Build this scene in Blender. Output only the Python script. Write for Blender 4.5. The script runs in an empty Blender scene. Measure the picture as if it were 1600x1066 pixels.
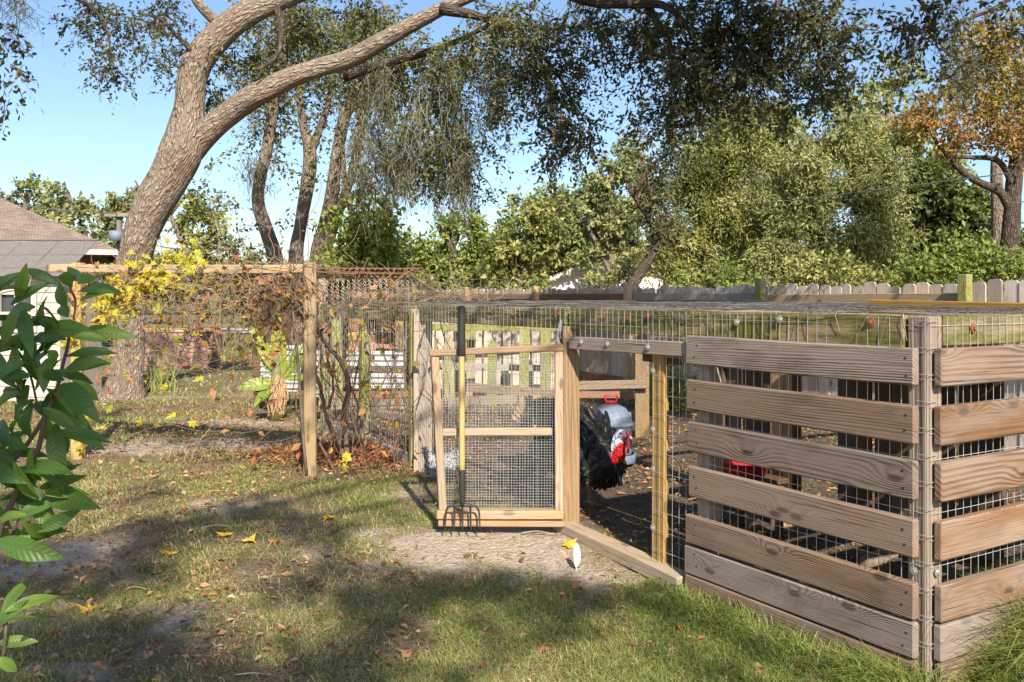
import bpy, bmesh, math, random
import numpy as np
from mathutils import Vector, Matrix, noise as mnoise

random.seed(7)
rng = np.random.default_rng(11)
SC = bpy.context.scene
COL = SC.collection

# ------------------------------------------------------------------ camera, sky, sun, exposure
EYE = 1.42                      # camera height in metres
F = 1400.0                      # focal length in photo pixels (1600 wide)
HOR = 461.0                     # row of the horizon in the photo
cam_d = bpy.data.cameras.new('camera')
cam_d.sensor_width = 36.0
cam_d.lens = 36.0 * F / 1600.0
cam_d.shift_y = -(533.0 - HOR) / 1600.0
cam_d.clip_start = 0.05
cam_d.clip_end = 2000.0
cam = bpy.data.objects.new('camera', cam_d)
COL.objects.link(cam)
cam.location = (0, 0, EYE)
cam.rotation_euler = (math.radians(90), 0, 0)
SC.camera = cam

SUN_EL = math.radians(37.0)
SUN_AZ = math.atan2(0.25, -0.968)         # compass style: sin -> +x, cos -> +y
S = np.array([math.sin(SUN_AZ) * math.cos(SUN_EL), math.cos(SUN_AZ) * math.cos(SUN_EL), math.sin(SUN_EL)])
world = bpy.data.worlds.new('World')
SC.world = world
world.use_nodes = True
wn = world.node_tree.nodes
wl = world.node_tree.links
sky = wn.new('ShaderNodeTexSky')
sky.sky_type = 'NISHITA'
sky.sun_disc = False
sky.sun_elevation = SUN_EL
sky.sun_rotation = SUN_AZ
sky.air_density = 1.0
sky.dust_density = 1.0
sky.ozone_density = 3.4
wl.new(sky.outputs[0], wn['Background'].inputs[0])
wn['Background'].inputs[1].default_value = 0.09
sun_d = bpy.data.lights.new('sun', 'SUN')
sun_d.energy = 4.6
sun_d.angle = math.radians(0.55)
sun_d.color = (1.0, 0.91, 0.77)
sun = bpy.data.objects.new('sun', sun_d)
COL.objects.link(sun)
sun.rotation_euler = Vector(S).to_track_quat('Z', 'Y').to_euler()
SC.view_settings.view_transform = 'Standard'
SC.view_settings.look = 'None'
SC.view_settings.gamma = 1.0
SC.view_settings.exposure = 1.12
SC.cycles.max_bounces = 8
SC.cycles.transparent_max_bounces = 8
SC.cycles.caustics_reflective = False
SC.cycles.caustics_refractive = False
SC.cycles.sample_clamp_indirect = 6.0


# ------------------------------------------------------------------ measuring helpers
def P(px, py, Y):
    """The point at depth Y (metres) that the photo shows at px, py."""
    return np.array([(px - 800.0) / F * Y, Y, EYE - (py - HOR) / F * Y])


def G(px, py):
    """The ground point that the photo shows at px, py."""
    Y = F * EYE / (py - HOR)
    for _ in range(30):
        Y = 0.5 * Y + 0.5 * F * (EYE - float(fall_z(Y))) / (py - HOR)
    return np.array([(px - 800.0) / F * Y, Y, float(fall_z(Y))])


def fall_z(Y):
    """The lawn drops a little towards the camera."""
    u = np.clip((5.6 - np.asarray(Y, float)) / 1.3, 0, 1)
    return -0.085 * u * u * (3 - 2 * u)


def nrm(v):
    v = np.asarray(v, float)
    return v / (np.linalg.norm(v, axis=-1, keepdims=True) + 1e-12)


def vnoise(x, y, seed=0):
    """Smooth value noise on arrays, 0..1."""
    x = np.asarray(x, float); y = np.asarray(y, float)
    xi = np.floor(x).astype(np.int64); yi = np.floor(y).astype(np.int64)
    fx = x - xi; fy = y - yi
    fx = fx * fx * (3 - 2 * fx); fy = fy * fy * (3 - 2 * fy)

    def h(a, b):
        n = (a * 374761393 + b * 668265263 + seed * 974711) & 0x7fffffff
        n = ((n ^ (n >> 13)) * 1274126177) & 0x7fffffff
        return ((n ^ (n >> 16)) & 0xffff) / 65535.0
    return (h(xi, yi) * (1 - fx) + h(xi + 1, yi) * fx) * (1 - fy) + (h(xi, yi + 1) * (1 - fx) + h(xi + 1, yi + 1) * fx) * fy


def fbm(x, y, seed=0, oct=4):
    s = 0; a = 0.5; t = 0
    for i in range(oct):
        s = s + a * vnoise(x * 2 ** i, y * 2 ** i, seed + i * 17); t += a; a *= 0.5
    return s / t


# ------------------------------------------------------------------ mesh builder
class MB:
    def __init__(self):
        self.v = []; self.f = []; self.n = 0; self.a = []; self.tc = []; self.mi = []

    def add(self, v, faces, a=None, tc=None, mi=0):
        """v (n,3); faces: list of arrays (m,k) of local indices; a: per-vertex value; tc: per-vertex vector."""
        v = np.asarray(v, float).reshape(-1, 3)
        self.v.append(v)
        self.a.append(np.zeros(len(v)) if a is None else np.broadcast_to(np.asarray(a, float), (len(v),)))
        self.tc.append(v if tc is None else tc)
        if not isinstance(faces, list):
            faces = [faces]
        for f in faces:
            f = np.asarray(f, np.int64)
            if f.ndim == 1:
                f = f.reshape(1, -1)
            self.f.append(f + self.n); self.mi.append(np.full(len(f), mi))
        self.n += len(v)

    def mesh(self, name, mats, smooth=False):
        me = bpy.data.meshes.new(name)
        V = np.concatenate(self.v) if self.v else np.zeros((0, 3))
        loops = np.concatenate([f.ravel() for f in self.f])
        tot = np.concatenate([np.full(len(f), f.shape[1]) for f in self.f])
        start = np.concatenate([[0], np.cumsum(tot)[:-1]])
        me.vertices.add(len(V)); me.vertices.foreach_set('co', V.astype(np.float32).ravel())
        me.loops.add(len(loops)); me.loops.foreach_set('vertex_index', loops.astype(np.int32))
        me.polygons.add(len(tot)); me.polygons.foreach_set('loop_start', start.astype(np.int32))
        me.polygons.foreach_set('loop_total', tot.astype(np.int32))
        me.polygons.foreach_set('material_index', np.concatenate(self.mi).astype(np.int32))
        me.polygons.foreach_set('use_smooth', np.full(len(tot), smooth))
        at = me.attributes.new('v', 'FLOAT', 'POINT'); at.data.foreach_set('value', np.concatenate(self.a).astype(np.float32))
        at = me.attributes.new('tc', 'FLOAT_VECTOR', 'POINT'); at.data.foreach_set('vector', np.concatenate(self.tc).astype(np.float32).ravel())
        me.update(calc_edges=True)
        me.validate()
        for m in (mats if isinstance(mats, (list, tuple)) else [mats]):
            me.materials.append(m)
        return me

    def build(self, name, mats, parent=None, smooth=False):
        return link(name, self.mesh(name, mats, smooth), parent)


def link(name, me, parent=None, M=None):
    """Objects keep world coordinates; parents are Empties (or meshes) moved but never turned."""
    o = bpy.data.objects.new(name, me)
    COL.objects.link(o)
    if M is not None:
        o.matrix_basis = M
    if parent is not None:
        o.parent = parent
        o.matrix_parent_inverse = world_of(parent).inverted()
    return o


def world_of(o):
    if o.parent is None:
        return o.matrix_basis.copy()
    return world_of(o.parent) @ o.matrix_parent_inverse @ o.matrix_basis


def tag(o, label=None, cat=None, group=None, kind=None):
    if label: o['label'] = label
    if cat: o['category'] = cat
    if group: o['group'] = group
    if kind: o['kind'] = kind
    return o


def empty(name, loc, label, cat, group=None):
    o = bpy.data.objects.new(name, None)
    COL.objects.link(o)
    o.location = [float(c) for c in loc]
    o.empty_display_size = 0.1
    o.matrix_basis = Matrix.Translation(Vector([float(c) for c in loc]))
    return tag(o, label, cat, group)


def frame(xd, yd, loc):
    x = Vector(nrm(xd)); y = Vector(nrm(yd)); z = x.cross(y).normalized(); y = z.cross(x).normalized()
    M = Matrix((x, y, z)).transposed().to_4x4()
    M.translation = Vector([float(c) for c in loc])
    return M


def box_mesh(L, W, T, mat, bev=0.004, name='board', segs=1, warp=0.0):
    """Bevelled board, x along its length, centred."""
    bm = bmesh.new()
    bmesh.ops.create_cube(bm, size=1.0)
    for v in bm.verts:
        v.co.x *= L; v.co.y *= W; v.co.z *= T
    if bev > 0:
        bmesh.ops.bevel(bm, geom=list(bm.edges), offset=min(bev, T * 0.3, W * 0.3), segments=1, affect='EDGES')
    if segs > 1:
        for k in range(1, segs):
            bmesh.ops.bisect_plane(bm, geom=list(bm.verts) + list(bm.edges) + list(bm.faces), plane_co=(-L / 2 + L * k / segs, 0, 0), plane_no=(1, 0, 0))
        r = random.random() * 50
        for v in bm.verts:
            v.co.z += warp * (mnoise.noise(Vector((v.co.x * 1.3 + r, 0, 0))))
            v.co.y += warp * 0.6 * (mnoise.noise(Vector((v.co.x * 1.7 + r, 5, 0))))
    me = bpy.data.meshes.new(name)
    bm.to_mesh(me); bm.free()
    me.materials.append(mat)
    return me


def board(name, parent, a, b, W, T, wdir, mat, bev=0.004, segs=1, warp=0.0):
    """A board from a to b; W is its size along wdir, T its thickness."""
    a = np.asarray(a, float); b = np.asarray(b, float)
    L = float(np.linalg.norm(b - a))
    return link(name, box_mesh(L, W, T, mat, bev, name, segs, warp), parent, frame(b - a, wdir, (a + b) / 2))


def tube_arrays(pts, rad, sides=8, rough=0.0, rs=3.0, cap=True, phase=0.0):
    pts = np.asarray(pts, float); n = len(pts)
    rad = np.broadcast_to(np.asarray(rad, float), (n,))
    tan = nrm(np.gradient(pts, axis=0))
    up = np.array([0.31, 0.22, 0.92]) if abs(tan[0][2]) < 0.9 else np.array([1.0, 0.1, 0])
    u = nrm(np.cross(tan[0], up))
    fr = []
    for i in range(n):
        u = nrm(u - tan[i] * np.dot(u, tan[i]))
        fr.append((u, np.cross(tan[i], u)))
    U = np.array([f_[0] for f_ in fr]); Wv = np.array([f_[1] for f_ in fr])
    th = np.linspace(0, 2 * np.pi, sides, endpoint=False) + phase
    ln = np.concatenate([[0], np.cumsum(np.linalg.norm(np.diff(pts, axis=0), axis=1))])
    R = np.repeat(rad[:, None], sides, 1)
    if rough > 0:
        for i in range(n):
            for k in range(sides):
                c, s = math.cos(th[k]), math.sin(th[k])
                q = Vector((c * rs * rad[i] + phase, s * rs * rad[i], ln[i] * rs * 0.35))
                R[i, k] *= 1 + rough * (mnoise.noise(q * 0.7) + 0.5 * mnoise.noise(q * 2.3))
    V = pts[:, None, :] + R[:, :, None] * (np.cos(th)[None, :, None] * U[:, None, :] + np.sin(th)[None, :, None] * Wv[:, None, :])
    TC = np.stack([np.cos(th)[None, :] * rad[:, None], np.sin(th)[None, :] * rad[:, None], np.repeat(ln[:, None], sides, 1)], -1)
    i = np.arange(n - 1)[:, None] * sides; k = np.arange(sides)[None, :]; k2 = (k + 1) % sides
    Q = np.stack([i + k, i + k2, i + sides + k2, i + sides + k], -1).reshape(-1, 4)
    faces = [Q]
    if cap:
        faces += [np.arange(sides)[::-1].reshape(1, -1), (np.arange(sides) + (n - 1) * sides).reshape(1, -1)]
    return V.reshape(-1, 3), faces, TC.reshape(-1, 3)


def tube(mb, pts, rad, sides=8, a=0.0, mi=0, **kw):
    V, Fc, TC = tube_arrays(pts, rad, sides, **kw)
    mb.add(V, Fc, a, TC, mi)


def smooth_path(pts, n):
    """Catmull-Rom through rows of values."""
    p = np.asarray(pts, float)
    p = np.vstack([2 * p[0] - p[1], p, 2 * p[-1] - p[-2]])
    out = []
    segs = len(p) - 3
    for t in np.linspace(0, segs, n):
        i = min(int(t), segs - 1); f = t - i
        a, b, c, d = p[i], p[i + 1], p[i + 2], p[i + 3]
        out.append(0.5 * ((2 * b) + (c - a) * f + (2 * a - 5 * b + 4 * c - d) * f * f + (3 * b - a - 3 * c + d) * f ** 3))
    return np.array(out)


def boxes(mb, c, size, M=None, a=0.0, mi=0):
    c = np.asarray(c, float); s = np.asarray(size, float) / 2
    k = np.array([[x, y, z] for x in (-1, 1) for y in (-1, 1) for z in (-1, 1)], float) * s
    if M is not None:
        k = k @ np.asarray(M).T
    mb.add(k + c, np.array([[0, 1, 3, 2], [4, 6, 7, 5], [0, 4, 5, 1], [2, 3, 7, 6], [0, 2, 6, 4], [1, 5, 7, 3]]), a, None, mi)


# ------------------------------------------------------------------ materials
class N:
    def __init__(self, name):
        self.m = bpy.data.materials.new(name); self.m.use_nodes = True
        self.t = self.m.node_tree; self.t.nodes.clear()
        self.out = self.t.nodes.new('ShaderNodeOutputMaterial')

    def n(self, typ, ins=None, **props):
        nd = self.t.nodes.new('ShaderNode' + typ)
        for k, v in props.items():
            setattr(nd, k, v)
        for k, v in (ins or {}).items():
            self.put(nd.inputs[k], v)
        return nd

    def put(self, sock, v):
        if isinstance(v, bpy.types.NodeSocket):
            self.t.links.new(v, sock)
        elif isinstance(v, bpy.types.Node):
            self.t.links.new(v.outputs[0], sock)
        else:
            sock.default_value = v

    def math(self, op, a, b=0.0, c=0.0, clamp=False):
        return self.n('Math', {0: a, 1: b, 2: c}, operation=op, use_clamp=clamp).outputs[0]

    def mix(self, f, a, b, typ='MIX'):
        nd = self.n('Mix', {}, data_type='RGBA', blend_type=typ)
        self.put(nd.inputs[0], f)
        self.put(nd.inputs[6], (*a, 1) if isinstance(a, tuple) and len(a) == 3 else a)
        self.put(nd.inputs[7], (*b, 1) if isinstance(b, tuple) and len(b) == 3 else b)
        return nd.outputs[2]

    def ramp(self, f, stops):
        nd = self.n('ValToRGB', {0: f})
        el = nd.color_ramp.elements
        while len(el) < len(stops):
            el.new(0.5)
        for e, (p, c) in zip(el, stops):
            e.position = p; e.color = (*c, 1) if len(c) == 3 else c
        return nd.outputs[0]

    def range(self, f, a, b, c=0.0, d=1.0, smooth=True):
        return self.n('MapRange', {0: f, 1: a, 2: b, 3: c, 4: d}, interpolation_type='SMOOTHSTEP' if smooth else 'LINEAR').outputs[0]

    def noise(self, vec, scale, detail=3.0, rough=0.55):
        return self.n('TexNoise', {'Vector': vec, 'Scale': scale, 'Detail': detail, 'Roughness': rough}).outputs[0]

    def vec(self, x, y, z):
        return self.n('CombineXYZ', {0: x, 1: y, 2: z}).outputs[0]

    def mapping(self, v, scale=(1, 1, 1), loc=(0, 0, 0)):
        return self.n('Mapping', {'Vector': v, 'Scale': scale, 'Location': loc}).outputs[0]

    def attr(self, name, out='Fac'):
        return self.n('Attribute', attribute_name=name).outputs[out]

    def done(self, color, rough=0.7, bump=None, bstr=0.4, bdist=0.01, spec=0.3, metal=0.0, transl=0.0, tcol=None, sheen=0.0):
        b = self.n('BsdfPrincipled')
        self.put(b.inputs['Base Color'], (*color, 1) if isinstance(color, tuple) and len(color) == 3 else color)
        self.put(b.inputs['Roughness'], rough)
        b.inputs['Specular IOR Level'].default_value = spec
        b.inputs['Metallic'].default_value = metal
        if bump is not None:
            bp = self.n('Bump', {'Strength': bstr, 'Distance': bdist, 'Height': bump})
            self.put(b.inputs['Normal'], bp.outputs[0])
        sh = b.outputs[0]
        if transl > 0:
            tr = self.n('BsdfTranslucent')
            self.put(tr.inputs[0], tcol if tcol is not None else (color if not isinstance(color, tuple) else (*color, 1)))
            mx = self.n('MixShader', {0: transl})
            self.t.links.new(sh, mx.inputs[1]); self.t.links.new(tr.outputs[0], mx.inputs[2])
            sh = mx.outputs[0]
        self.t.links.new(sh, self.out.inputs[0])
        return self.m


def wood(name, light, dark, grey=0.3, moss=0.0, ring=110.0, knots=1.0, stain=0.35, mosscol=(0.17, 0.2, 0.02), contrast=0.75, greycol=(0.30, 0.275, 0.25)):
    """Sawn timber: growth rings cut along the board, knots, weathering. Object space: x runs along the board."""
    m = N(name)
    tc = m.n('TexCoord').outputs['Object']
    oi = m.n('ObjectInfo').outputs['Random']
    r = m.math('MULTIPLY', oi, 61.0)
    r2 = m.math('MULTIPLY', oi, 37.7)
    sx = m.n('SeparateXYZ', {0: tc})
    x = m.math('ADD', sx.outputs[0], r); y = m.math('ADD', sx.outputs[1], r2); z = sx.outputs[2]
    yz = m.math('ADD', y, m.math('MULTIPLY', z, 0.7))
    big = m.noise(m.vec(m.math('MULTIPLY', x, 0.55), m.math('MULTIPLY', yz, 5.0), r), 1.0, 1.0)
    # knots
    vo = m.n('TexVoronoi', {'Vector': m.vec(m.math('MULTIPLY', x, 1.7), m.math('MULTIPLY', yz, 4.5), r2), 'Scale': 1.0, 'Randomness': 1.0}, feature='F1', voronoi_dimensions='2D')
    d = vo.outputs['Distance']
    kx = m.range(d, 0.0, 0.42, 1.0, 0.0)
    kk = m.math('MULTIPLY', m.math('POWER', kx, 2.0), 0.055 * knots)
    ph = m.math('ADD', m.math('ADD', yz, m.math('MULTIPLY', big, 0.11)), kk)
    wob = m.noise(m.vec(m.math('MULTIPLY', x, 0.9), m.math('MULTIPLY', yz, 50.0), 0.0), 1.0, 2.0)
    ph = m.math('ADD', ph, m.math('MULTIPLY', wob, 0.006))
    rv = m.math('MULTIPLY_ADD', m.math('FRACT', m.math('MULTIPLY', oi, 29.7)), 0.75, 0.55)
    s = m.math('SINE', m.math('MULTIPLY', ph, m.math('MULTIPLY', rv, ring * 6.2832)))
    s = m.math('MULTIPLY_ADD', s, 0.5, 0.5)
    s = m.math('POWER', s, 1.8)
    amp = m.range(m.noise(m.vec(m.math('MULTIPLY', x, 1.5), m.math('MULTIPLY', yz, 12.0), 3.0), 1.0, 2.0), 0.3, 0.7, 0.25, 1.0)
    s = m.math('MULTIPLY', m.math('MULTIPLY', s, amp), m.math('MULTIPLY', m.math('MULTIPLY_ADD', m.math('FRACT', m.math('MULTIPLY', oi, 41.3)), 0.6, 0.5), contrast))
    fib = m.noise(m.vec(m.math('MULTIPLY', x, 6.0), m.math('MULTIPLY', y, 260.0), m.math('MULTIPLY', z, 260.0)), 1.0, 3.0)
    col = m.mix(s, light, dark)
    core = m.range(d, 0.035, 0.085, 1.0 * min(1.0, knots), 0.0)
    col = m.mix(m.math('MULTIPLY', core, 0.8), col, tuple(c * 0.45 for c in dark))
    gf = m.math('MULTIPLY', m.range(m.noise(m.vec(m.math('MULTIPLY', x, 2.0), m.math('MULTIPLY', y, 9.0), m.math('MULTIPLY', z, 9.0)), 1.0, 4.0), 0.3, 0.68), 1.0)
    col = m.mix(m.math('MULTIPLY', gf, grey), col, m.mix(s, greycol, tuple(c * 0.55 for c in greycol)))
    col = m.mix(m.math('MULTIPLY', m.range(fib, 0.35, 0.65), 0.32), col, m.mix(1.0, col, (0.45, 0.42, 0.4), 'MULTIPLY'))
    crk = m.noise(m.vec(m.math('MULTIPLY', x, 2.2), m.math('MULTIPLY', y, 170.0), m.math('MULTIPLY', z, 170.0)), 1.0, 2.0, 0.4)
    col = m.mix(m.math('MULTIPLY', m.range(crk, 0.66, 0.72), 0.85), col, tuple(c * 0.25 for c in dark))
    st = m.noise(m.vec(m.math('MULTIPLY', x, 3.5), m.math('MULTIPLY', y, 6.0), r), 1.0, 5.0)
    col = m.mix(m.math('MULTIPLY', m.range(st, 0.52, 0.72), stain), col, m.mix(1.0, col, (0.42, 0.38, 0.34), 'MULTIPLY'))
    tint = m.n('HueSaturation', {'Hue': 0.5, 'Saturation': m.math('MULTIPLY_ADD', m.math('FRACT', m.math('MULTIPLY', oi, 7.3)), 0.5, 0.72), 'Value': m.math('MULTIPLY_ADD', m.math('FRACT', m.math('MULTIPLY', oi, 13.1)), 0.5, 0.74), 'Fac': 1.0, 'Color': col}).outputs[0]
    col = tint
    if moss > 0:
        mo = m.noise(m.vec(m.math('MULTIPLY', x, 2.6), m.math('MULTIPLY', y, 14.0), m.math('MULTIPLY', z, 14.0)), 1.0, 5.0, 0.65)
        mf = m.range(mo, 0.62 - 0.42 * moss, 0.74 - 0.3 * moss)
        mc = m.mix(m.range(m.noise(tc, 40.0, 3.0), 0.35, 0.65), mosscol, tuple(c * 0.55 for c in mosscol))
        col = m.mix(m.math('MULTIPLY', mf, 0.92), col, mc)
    h = m.math('ADD', m.math('MULTIPLY', s, -0.5), m.math('MULTIPLY', fib, 0.7))
    return m.done(col, 0.78, h, 0.5, 0.004, 0.25)


def leafmat(name, ramp, transl=0.3, rough=0.5, spec=0.35, tboost=1.3, scale=1.0):
    m = N(name)
    v = m.attr('v')
    col = m.ramp(v, ramp)
    tcol = m.mix(1.0, col, (tboost, tboost * 1.08, tboost * 0.6), 'MULTIPLY')
    return m.done(col, rough, None, spec=spec, transl=transl, tcol=tcol)


def plain(name, col, rough=0.6, metal=0.0, spec=0.3, nscale=18.0, var=0.25, bump=0.0, noise_dark=0.6):
    m = N(name)
    tc = m.n('TexCoord').outputs['Object']
    n1 = m.noise(tc, nscale, 5.0, 0.6)
    c = m.mix(m.math('MULTIPLY', m.range(n1, 0.35, 0.7), var), col, tuple(q * noise_dark for q in col))
    return m.done(c, rough, n1 if bump > 0 else None, bump, 0.01, spec, metal)


M = {}
M['gate'] = wood('gate_pine', (0.37, 0.25, 0.14), (0.19, 0.105, 0.05), grey=0.34, ring=75, stain=0.2, contrast=0.8)
M['plank'] = wood('weathered_plank', (0.275, 0.195, 0.14), (0.06, 0.034, 0.02), grey=0.42, ring=95, stain=0.45, contrast=1.0, greycol=(0.245, 0.215, 0.195))
M['plank_warm'] = wood('warm_plank', (0.185, 0.11, 0.066), (0.065, 0.03, 0.016), grey=0.4, ring=70, stain=0.25, contrast=0.95)
M['yellow'] = wood('yellow_pine', (0.36, 0.215, 0.06), (0.21, 0.11, 0.024), grey=0.06, ring=55, stain=0.15, contrast=0.6)
M['mossy'] = wood('mossy_beam', (0.34, 0.27, 0.15), (0.2, 0.14, 0.06), grey=0.4, moss=0.6, ring=60, mosscol=(0.125, 0.125, 0.022))
M['postwood'] = wood('aged_post', (0.34, 0.245, 0.155), (0.19, 0.12, 0.07), grey=0.35, moss=0.14, ring=70, stain=0.35)
M['picket'] = wood('fence_picket', (0.62, 0.50, 0.39), (0.28, 0.19, 0.125), grey=0.55, ring=85, stain=0.55, greycol=(0.62, 0.56, 0.49), contrast=0.8)
M['picket_dark'] = wood('fence_rail_red', (0.30, 0.15, 0.07), (0.17, 0.08, 0.04), grey=0.15, ring=80)
M['greyrail'] = wood('grey_rail', (0.30, 0.25, 0.20), (0.17, 0.13, 0.1), grey=0.6, ring=80)
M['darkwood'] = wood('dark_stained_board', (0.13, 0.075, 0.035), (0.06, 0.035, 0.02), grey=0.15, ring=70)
M['mosspost'] = wood('moss_post', (0.36, 0.3, 0.2), (0.2, 0.15, 0.09), grey=0.4, moss=0.62, ring=60, mosscol=(0.27, 0.28, 0.06))
M['tall_post'] = wood('golden_post', (0.44, 0.27, 0.10), (0.27, 0.15, 0.05), grey=0.12, moss=0.08, ring=70, stain=0.4)
M['handle'] = wood('ash_handle', (0.55, 0.40, 0.20), (0.45, 0.30, 0.13), grey=0.0, ring=120, knots=0.0, stain=0.08, contrast=0.4)
M['redboard'] = wood('red_brown_board', (0.34, 0.16, 0.08), (0.2, 0.09, 0.05), grey=0.3, ring=70, stain=0.4)
M['wire'] = plain('galvanised_wire', (0.58, 0.57, 0.55), 0.45, 0.55, nscale=60)
M['wire_rust'] = plain('dull_wire', (0.21, 0.195, 0.175), 0.55, 0.4, nscale=60)
M['steel'] = plain('washer_steel', (0.62, 0.62, 0.62), 0.35, 0.8, nscale=90)
M['rust'] = plain('rusty_washer', (0.30, 0.11, 0.06), 0.7, 0.2, nscale=160, var=0.6)
M['iron'] = plain('fork_iron', (0.06, 0.055, 0.05), 0.5, 0.5, nscale=90, var=0.5)
M['rubber'] = plain('foam_grip', (0.025, 0.024, 0.024), 0.7, nscale=120, var=0.5)
M['tin'] = plain('corrugated_tin', (0.44, 0.44, 0.44), 0.42, 0.35, nscale=9, var=0.5, noise_dark=0.55)
M['white'] = plain('white_paint', (0.46, 0.42, 0.36), 0.6, nscale=7, var=0.25, noise_dark=0.8)
M['brown_wall'] = plain('brown_house_wall', (0.13, 0.07, 0.045), 0.8, nscale=6)
M['glass'] = plain('window_glass', (0.05, 0.055, 0.06), 0.08, nscale=3, spec=0.6)
M['galv'] = plain('grey_waterer', (0.16, 0.195, 0.27), 0.55, 0.0, nscale=22, var=0.35)
M['red_plastic'] = plain('red_plastic', (0.45, 0.025, 0.03), 0.4, nscale=30, spec=0.4)
M['twig'] = plain('dry_vine', (0.22, 0.155, 0.105), 0.85, nscale=40, var=0.6, noise_dark=0.45)
M['stem'] = plain('woody_vine_stem', (0.15, 0.11, 0.08), 0.85, nscale=45, var=0.6, bump=0.4, noise_dark=0.45)
M['greenstem'] = plain('green_stem', (0.14, 0.15, 0.05), 0.6, nscale=30)
M['sheath'] = plain('dry_banana_sheath', (0.48, 0.31, 0.16), 0.85, nscale=16, var=0.7, noise_dark=0.35)
M['concrete'] = plain('pale_road', (0.42, 0.40, 0.37), 0.9, nscale=3)
M['cable'] = plain('cable_black', (0.12, 0.12, 0.12), 0.7, nscale=3)
M['feather'] = plain('white_feather', (0.80, 0.80, 0.79), 0.7, nscale=60, var=0.15)
M['stick'] = plain('bleached_stick', (0.36, 0.31, 0.25), 0.85, nscale=50, var=0.5)


def bark_material(name, c1, c2, lichen=0.3, sc=1.0):
    m = N(name)
    tc = m.attr('tc', 'Vector')
    wv = m.n('VectorMath', {0: tc, 1: m.n('VectorMath', {0: m.n('TexNoise', {'Vector': m.mapping(tc, (9, 9, 5)), 'Scale': 1.0, 'Detail': 4.0}).outputs[1], 1: (.12, .12, .22)}, operation='MULTIPLY').outputs[0]}, operation='ADD').outputs[0]
    v1 = m.n('TexVoronoi', {'Vector': m.mapping(wv, (34 * sc, 34 * sc, 8 * sc)), 'Scale': 1.0}, feature='F1').outputs['Distance']
    v1 = m.math('SUBTRACT', 0.75, v1)
    n1 = m.noise(m.mapping(tc, (30 * sc, 30 * sc, 9 * sc)), 1.0, 5.0, 0.65)
    ridge = m.math('ADD', m.math('MULTIPLY', m.range(v1, 0.0, 0.7), 0.7), m.math('MULTIPLY', n1, 1.1))
    f = m.range(ridge, 0.5, 1.35)
    col = m.mix(f, c2, c1)
    li = m.range(m.noise(m.mapping(tc, (5, 5, 3)), 1.0, 5.0, 0.7), 0.5, 0.68)
    col = m.mix(m.math('MULTIPLY', li, lichen), col, (0.30, 0.285, 0.235))
    gr = m.range(m.noise(m.mapping(tc, (3, 3, 1.2), (4, 2, 1)), 1.0, 4.0), 0.45, 0.75)
    col = m.mix(m.math('MULTIPLY', gr, 0.35), col, m.mix(1.0, col, (0.55, 0.5, 0.46), 'MULTIPLY'))
    return m.done(col, 0.9, ridge, 1.0, 0.045, 0.15)


M['bark'] = bark_material('oak_bark', (0.44, 0.36, 0.285), (0.21, 0.16, 0.12), 0.55)
M['bark_dark'] = bark_material('dark_bark', (0.17, 0.13, 0.10), (0.06, 0.045, 0.035), 0.3)
M['bark_grey'] = bark_material('grey_bark', (0.38, 0.315, 0.25), (0.17, 0.13, 0.10), 0.5)

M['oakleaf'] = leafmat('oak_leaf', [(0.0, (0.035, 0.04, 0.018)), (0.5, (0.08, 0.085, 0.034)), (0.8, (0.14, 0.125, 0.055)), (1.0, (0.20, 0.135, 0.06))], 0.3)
M['bgleaf'] = leafmat('olive_leaf', [(0.0, (0.08, 0.095, 0.028)), (0.5, (0.20, 0.215, 0.06)), (0.85, (0.32, 0.31, 0.095)), (1.0, (0.40, 0.36, 0.14))], 0.3)
M['bgleaf2'] = leafmat('fresh_leaf', [(0.0, (0.07, 0.10, 0.02)), (0.5, (0.17, 0.215, 0.04)), (1.0, (0.30, 0.33, 0.07))], 0.32)
M['bgleaf3'] = leafmat('grey_green_leaf', [(0.0, (0.10, 0.115, 0.045)), (0.5, (0.24, 0.25, 0.09)), (1.0, (0.38, 0.37, 0.17))], 0.3)
M['bgleaf_dark'] = leafmat('deep_green_leaf', [(0.0, (0.05, 0.07, 0.02)), (0.5, (0.11, 0.14, 0.035)), (1.0, (0.2, 0.22, 0.06))], 0.28)
M['rustleaf'] = leafmat('rust_leaf', [(0.0, (0.15, 0.08, 0.04)), (0.45, (0.29, 0.155, 0.065)), (0.75, (0.36, 0.20, 0.06)), (1.0, (0.2, 0.19, 0.06))], 0.3)
M['goldleaf'] = leafmat('gold_leaf', [(0.0, (0.10, 0.10, 0.025)), (0.45, (0.24, 0.19, 0.04)), (0.8, (0.42, 0.25, 0.04)), (1.0, (0.45, 0.18, 0.03))], 0.3)
M['moss'] = leafmat('spanish_moss', [(0.0, (0.09, 0.085, 0.055)), (0.6, (0.185, 0.175, 0.12)), (1.0, (0.27, 0.255, 0.175))], 0.3, 0.9, 0.1)
M['grass'] = leafmat('grass_blade', [(0.0, (0.075, 0.125, 0.022)), (0.4, (0.16, 0.215, 0.045)), (0.68, (0.27, 0.30, 0.08)), (0.86, (0.40, 0.35, 0.15)), (1.0, (0.48, 0.40, 0.23))], 0.3, 0.6, 0.2)
M['litter'] = leafmat('dead_leaf', [(0.0, (0.13, 0.06, 0.03)), (0.35, (0.28, 0.12, 0.05)), (0.65, (0.38, 0.22, 0.11)), (0.88, (0.44, 0.31, 0.18)), (1.0, (0.6, 0.36, 0.05))], 0.15, 0.7, 0.2)
M['mulch'] = leafmat('red_straw', [(0.0, (0.11, 0.045, 0.025)), (0.5, (0.28, 0.10, 0.04)), (1.0, (0.40, 0.22, 0.12))], 0.1, 0.8, 0.15)


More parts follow.
